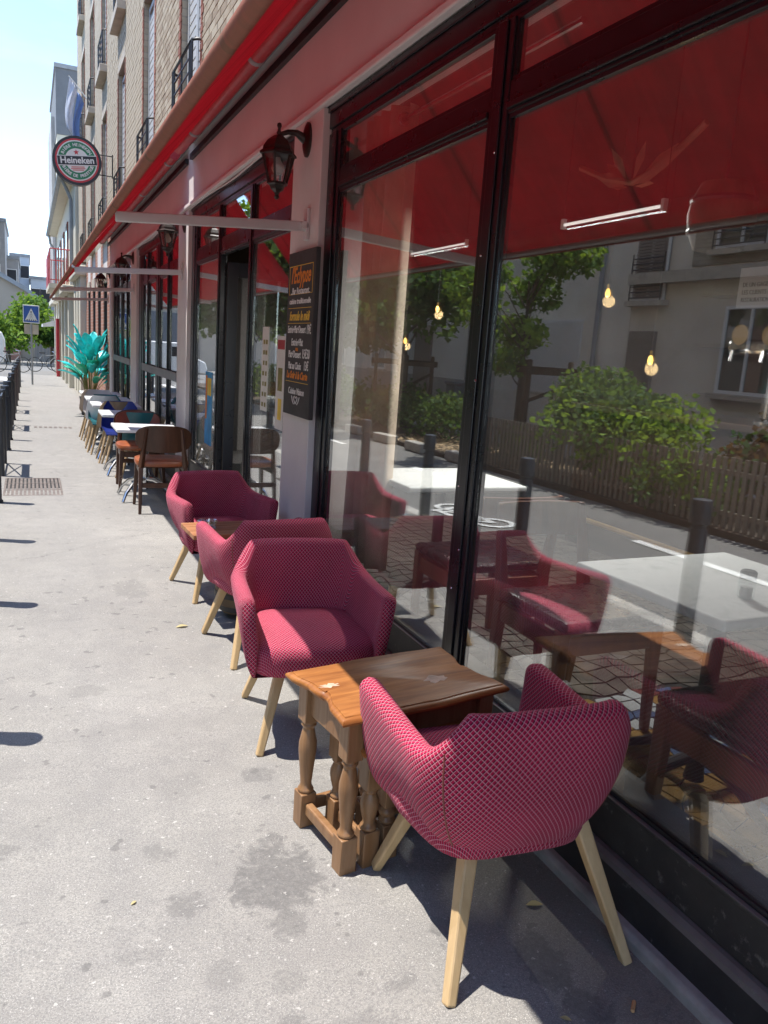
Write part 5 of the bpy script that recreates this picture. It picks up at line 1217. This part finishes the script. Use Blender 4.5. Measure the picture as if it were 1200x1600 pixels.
d = MB().box(-8.499,-8.42,12.6,13.35,-.3,2.3).build('door', MT['shutterd'], hA); m = MB()
for z_ in np.arange(.1,2.2,.07): m.box(-8.42,-8.40,12.64,13.31,z_,z_+.055)
m.build('shutter_slats', MT['shutterd'], d)
hB = house('blank beige rendered house with a closed white roller shutter across the street', 13.46, 20.2, 8.0, 'beigewall', ('brownwall',.75))
rs = MB().box(-8.499,-8.45,15.0,17.6,.8,2.55).build('roller_shutter', MT['palewall'], hB); m = MB()
for z_ in np.arange(.84,2.5,.085): m.box(-8.449,-8.435,15.04,17.56,z_,z_+.07)
m.build('shutter_slats', MT['palewall'], rs)
MB().tube([(-8.42,14.45,-.3),(-8.42,14.45,7.9)], .05, 8).build('drainpipe', MT['zinc'], hB, True); MB().tube([(-8.42,20.0,-.3),(-8.42,20.0,7.9)], .05, 8).build('drainpipe', MT['zinc'], hB, True)
hC = house('pale grey house with a brown door across the street, behind the mirrored dark tree', 20.21, 36, 9.0, 'palewall', ('concrete',.9))
far_window(hC, -8.49, 26.5, .95, 1.3, 1.5); far_window(hC, -8.49, 30.5, .95, 1.3, 1.5)
for yc in (21.8,25,28.4,32): far_window(hC, -8.49, yc, 4.1, 1.0, 1.7, bars=True)
d = MB().box(-8.499,-8.42,22.4,23.5,-.4,2.25).build('door', MT['shutterd'], hC); MB().box(-8.48,-8.36,22.2,23.7,2.26,2.45).build('door_lintel', MT['lintel'], hC)
wb = thing('wheelie_bin', 'dark wheelie bin by the house wall with a board leaning on it', 'bin', (-7.9,19.4,G(19.4))); MB().prism([(-.25,0),(.25,0),(.3,1.0),(-.3,1.0)], -.25, .25, 'y').build('body', MT['concreted'], wb, bevel=.03); MB().box(-.33,.33,-.29,.29,1.0,1.08).build('lid', MT['concreted'], wb, bevel=.02)

# ------------------------------------------------------------------ street beyond the cafe
nb = thing('cream_house', 'cream rendered house with red balcony next to the brick house', 'building', (0,0,0))
MB().box(1.40,9,27.85,46.5,-.8,6.45).build('wall', MT['cream'], nb)
MB().box(1.02,1.42,27.85,46.8,6.30,6.46).build('eaves', MT['cream'], nb); MB().tube([(.99,27.85,6.36),(.99,46.8,6.36)], .09, 10).build('gutter', MT['zinc'], nb, True)
MB().prism([(1.0,6.47),(9,6.47),(9,9.4),(5,9.4)], 27.86, 46.7, 'y').build('roof', MT['zinc'], nb)
MB().tube([(1.05,46.3,6.3),(1.1,46.3,5.9),(1.32,46.3,5.6),(1.33,46.3,-.5)], .06, 8).build('drainpipe', MT['zinc'], nb, True); MB().tube([(1.05,29.0,6.3),(1.2,29.0,6.0),(1.33,29.0,5.7),(1.33,29.0,-.4)], .055, 8).build('drainpipe', MT['zinc'], nb, True)
for yc in (29.9,33.2,36.6,40,43.4):
    w = MB().box(1.36,1.41,yc-.5,yc+.5,3.35,5.45).build('window', MT['redbrick'], nb); MB().box(1.34,1.359,yc-.40,yc+.40,3.45,5.35).build('pane', MT['glassdark'], w)
for yc in (28.4,31.4,34.4,37.4,40.6,43.8): MB().box(1.18,1.40,yc-.3,yc+.3,-.8,2.72).build('pilaster', MT['cream'], nb, bevel=.02)
for yc in (29.9,32.9,35.9,39,42.2): w = MB().box(1.37,1.40,yc-.7,yc+.7,.2,2.3).build('shop_window', MT['concreted'], nb); MB().box(1.35,1.369,yc-.62,yc+.62,.3,2.2).build('pane', MT['glassdark'], w)
MB().box(1.0,1.40,27.86,46.4,2.72,2.95).build('shop_cornice', MT['cream'], nb, bevel=.03)
bl = MB().box(.68,1.40,31.0,36.2,2.96,3.12).build('balcony', MT['cream'], nb); r = MB()
for yy in (31.05,36.15):
    r.tube([(1.40,yy,4.30),(.72,yy,4.30)], .022, 6); r.tube([(1.40,yy,3.25),(.72,yy,3.25)], .018, 6)
    for x_ in (.72,.90,1.08,1.26): r.tube([(x_,yy,3.12),(x_,yy,4.30)], .014, 5)
for z_ in (3.25,3.65,4.05,4.30): r.tube([(.72,31.05,z_),(.72,36.15,z_)], .02, 6)
for yy in np.arange(31.05,36.2,.17): r.tube([(.72,yy,3.12),(.72,yy,4.30)], .012, 5)
r.build('balcony_railing', MT['redpaint'], bl)
MB().box(.69,.705,33.0,36.2,3.13,4.28).build('balcony_screen', MT['redpaint'], bl)
rp = tag(MB().tube([(1.12,37.0,G(37)),(1.12,37.0,2.0)], .07, 10).build('red_post', MT['redpaint'], None, True), 'red painted pipe standing at the corner of the cream house', 'post')
aw2 = tag(MB().prism([(1.20,2.0),(.55,1.75),(.55,1.62),(1.20,1.7)], 38, 41, 'y').build('shop_canopy', MT['whitep'], None), 'small white shop canopy at the far end of the pavement', 'canopy')
# crossing sign
sg = thing('crossing_sign', 'square blue pedestrian crossing sign on a grey pole', 'road sign', (.08,29.3,G(29.3)))
MB().tube([(0,0,-.05),(0,0,2.56)], .032, 10).build('pole', MT['zinc'], sg, True)
MB().box(-.25,.25,-.06,-.036,2.02,2.60).build('plate', MT['whitep'], sg, bevel=.01); MB().box(-.225,.225,-.064,-.0605,2.05,2.57).build('blue_panel', MT['blue'], sg)
MB().prism([(-.19,2.10),(.19,2.10),(0,2.50)], -.068, -.0645, 'y').build('white_triangle', MT['signw'], sg)
fgm = MB(); fgm.prism([(-.02,2.36),(.02,2.36),(.02,2.40),(-.02,2.40)], -.0725, -.0685, 'y')
for p, q in (((0,2.35),(0,2.25)),((0,2.26),(.045,2.15)),((0,2.26),(-.045,2.15)),((0,2.33),(.05,2.27)),((0,2.33),(-.05,2.27))): fgm.bar((p[0],-.0705,p[1]),(q[0],-.0705,q[1]), .004,.02, up=(0,1,0))
for k in range(5): fgm.box(-.14+k*.065,-.14+k*.065+.035,-.0725,-.0685,2.105,2.135)
fgm.build('walker_symbol', MT['signk'], sg); MB().box(-.22,.22,.036,.05,1.66,1.98).build('rear_plate', MT['lintel'], sg)
# bicycles
def bicycle(label, x, y, rz, first=[None]):
    if first[0]: return dup(first[0], (x,y,G(y)), rz, label)
    t = thing('bicycle', label, 'bicycle', (x,y,G(y)), rz, 'bicycles parked at the crossing')
    for x_ in (-.52,.52):
        w = MB().tube([(x_+math.cos(a)*.33,0,.34+math.sin(a)*.33) for a in np.linspace(0,2*PI,25)], .018, 6).build('wheel', MT['tyre'], t, True); s_ = MB()
        for k in range(8): a = k*PI/8; s_.tube([(x_+math.cos(a)*.32,0,.34+math.sin(a)*.32),(x_-math.cos(a)*.32,0,.34-math.sin(a)*.32)], .003, 3)
        s_.build('spokes', MT['chrome'], w)
    f = MB()
    for p, q in (((-.52,.34),(-.05,.30)),((-.52,.34),(-.18,.80)),((-.18,.88),(-.05,.30)),((-.05,.30),(.36,.72)),((-.16,.76),(.34,.82)),((.52,.34),(.34,.92))): f.tube([(p[0],0,p[1]),(q[0],0,q[1])], .018, 6)
    f.build('frame', MT['zinc'], t, True); MB().tube([(.30,-.28,.98),(.36,-.1,.95),(.36,.1,.95),(.30,.28,.98)], .013, 6).build('handlebar', MT['chrome'], t, True); MB().box(-.32,-.06,-.07,.07,.88,.93).build('saddle', MT['tyre'], t, bevel=.02)
    first[0] = t; return t
bicycle('grey bicycle leaning left of the crossing sign pole', -.75, 39.5, .35); bicycle('bicycle parked right behind the crossing sign pole', .75, 41.5, .15); bicycle('third bicycle, farthest right near the shop corner', 1.6, 44.2, -.3)
# van
vn = thing('white_van', 'white delivery van at the far crossing, cut by the left edge', 'van', (-3.55, 46.0, G(46)-.106))
pf = [(-2.5,.35),(2.35,.35),(2.42,.6),(2.40,1.5),(2.25,1.88),(2.0,1.95),(-1.0,1.95),(-1.5,1.75),(-2.0,1.15),(-2.45,.95),(-2.55,.6)]
MB().prism(pf, -.9, .9, 'y').build('body', MT['whitep'], vn, bevel=.06, seg=3)
for x_ in (-1.6,1.55):
    for y_ in (-.88,.88):
        w = MB().lathe([(.2,-.1),(.32,-.1),(.33,-.06),(.33,.06),(.32,.1),(.2,.1)], 22, M=Matrix.Translation((x_,y_,.33)) @ Matrix.Rotation(PI/2,4,'X')).build('wheel', MT['tyre'], vn, True); MB().lathe([(.19,-.105),(.19,.105)], 16, M=Matrix.Translation((x_,y_,.33)) @ Matrix.Rotation(PI/2,4,'X')).build('rim', MT['chrome'], w)
MB().prism([(-1.45,1.2),(-.6,1.2),(-.6,1.72),(-1.2,1.72)], -.91, .91, 'y').build('side_window', MT['signk'], vn); MB().box(2.405,2.44,-.85,-.7,.85,1.15).build('tail_light', MT['redpaint'], vn); MB().box(2.36,2.46,-.88,.88,.38,.52).build('bumper', MT['concreted'], vn, bevel=.02)
# viaduct wall and distant blocks
vd = thing('viaduct', 'long pale viaduct ramp curving down behind the street trees', 'viaduct', (0,0,0))
top = [(-26,7.6),(-14,6.9),(-7,6.2),(-3.5,5.5),(-1.7,4.85),(-.2,4.05),(1.4,2.95),(3.2,1.9),(6,.9)]
MB().loft([[(x,64,z),(x,62,z),(x,62,-1.2),(x,64,-1.2)] for x, z in top]).build('ramp_wall', paint('viaduct_stone', (.40,.34,.275), .9, .12, .5), vd); MB().loft([[(x,64.2,z+.32),(x,61.75,z+.32),(x,61.75,z+.002),(x,64.2,z+.002)] for x, z in top]).build('coping', MT['zinc'], vd)
for x0 in (-7.2,-4.3): MB().box(x0,x0+2.2,61.9,61.99,-.8,3.4).build('arch_recess', MT['concreted'], vd)
MB().box(-2.0,-.55,61.85,61.95,-.9,1.2).build('brick_panel', MT['brickred'], vd); gt = MB()
for k in range(24): gt.box(.4+k*.09,.4+k*.09+.05,60.9,60.95,-.8,1.1)
tag(gt.build('garden_gate', MT['concreted'], None), 'dark slatted gate behind the bicycles at the far crossing', 'gate')
def block(label, x0, x1, y, H, mat, nwx, nwz, dep=14):
    b = thing('apartment_block', label, 'building', (0,0,0), 0, 'apartment blocks far behind the viaduct'); MB().box(x0,x1,y,y+dep,-2,H).build('wall', MT[mat], b); MB().box(x0-.15,x1+.15,y-.15,y+dep+.1,H+.001,H+.35).build('parapet', MT['zinc'], b)
    for i in range(nwx):
        for k in range(nwz):
            xc = x0+(x1-x0)*(i+.5)/nwx; z_ = H-2.6-k*3.0
            if z_ < 0: continue
            w = MB().box(xc-.55,xc+.55,y-.06,y-.002,z_,z_+1.6).build('window', MT['whitep'], b); MB().box(xc-.47,xc+.47,y-.075,y-.061,z_+.08,z_+1.52).build('pane', MT['signk'], w)
block('pale grey apartment block at the far left, nearest of the distant ones', -14,-2.0,90,11.6,'concrete',6,4); block('tall narrow pale block at the extreme left edge', -12,-2.9,84,15.2,'concrete',4,5); block('blue-grey distant block in the middle of the skyline', -1.9,.2,112,10.2,'hazeblue',2,3); block('low distant block with a dark flat roof, right of the others', .3,3.4,104,7.2,'hazeblue',3,2); block('grey block with balconies behind the viaduct ramp', -5,-.9,96,8.6,'concrete',3,2)
tw = thing('grey_tower', 'tall windowless grey building rising behind the cream house', 'building', (0,0,0)); MB().box(2.2,14,70,84,16.3,21).build('upper_wall', MT['concreted'], tw); MB().box(2.25,14,70.05,84,-1,16.29).build('lower_wall', MT['cream'], tw); MB().box(1.95,2.19,74,84,-1,18.4).build('side_wall', MT['concrete'], tw); MB().box(2.1,14.1,69.9,84.1,21.001,21.3).build('coping', MT['zinc'], tw)
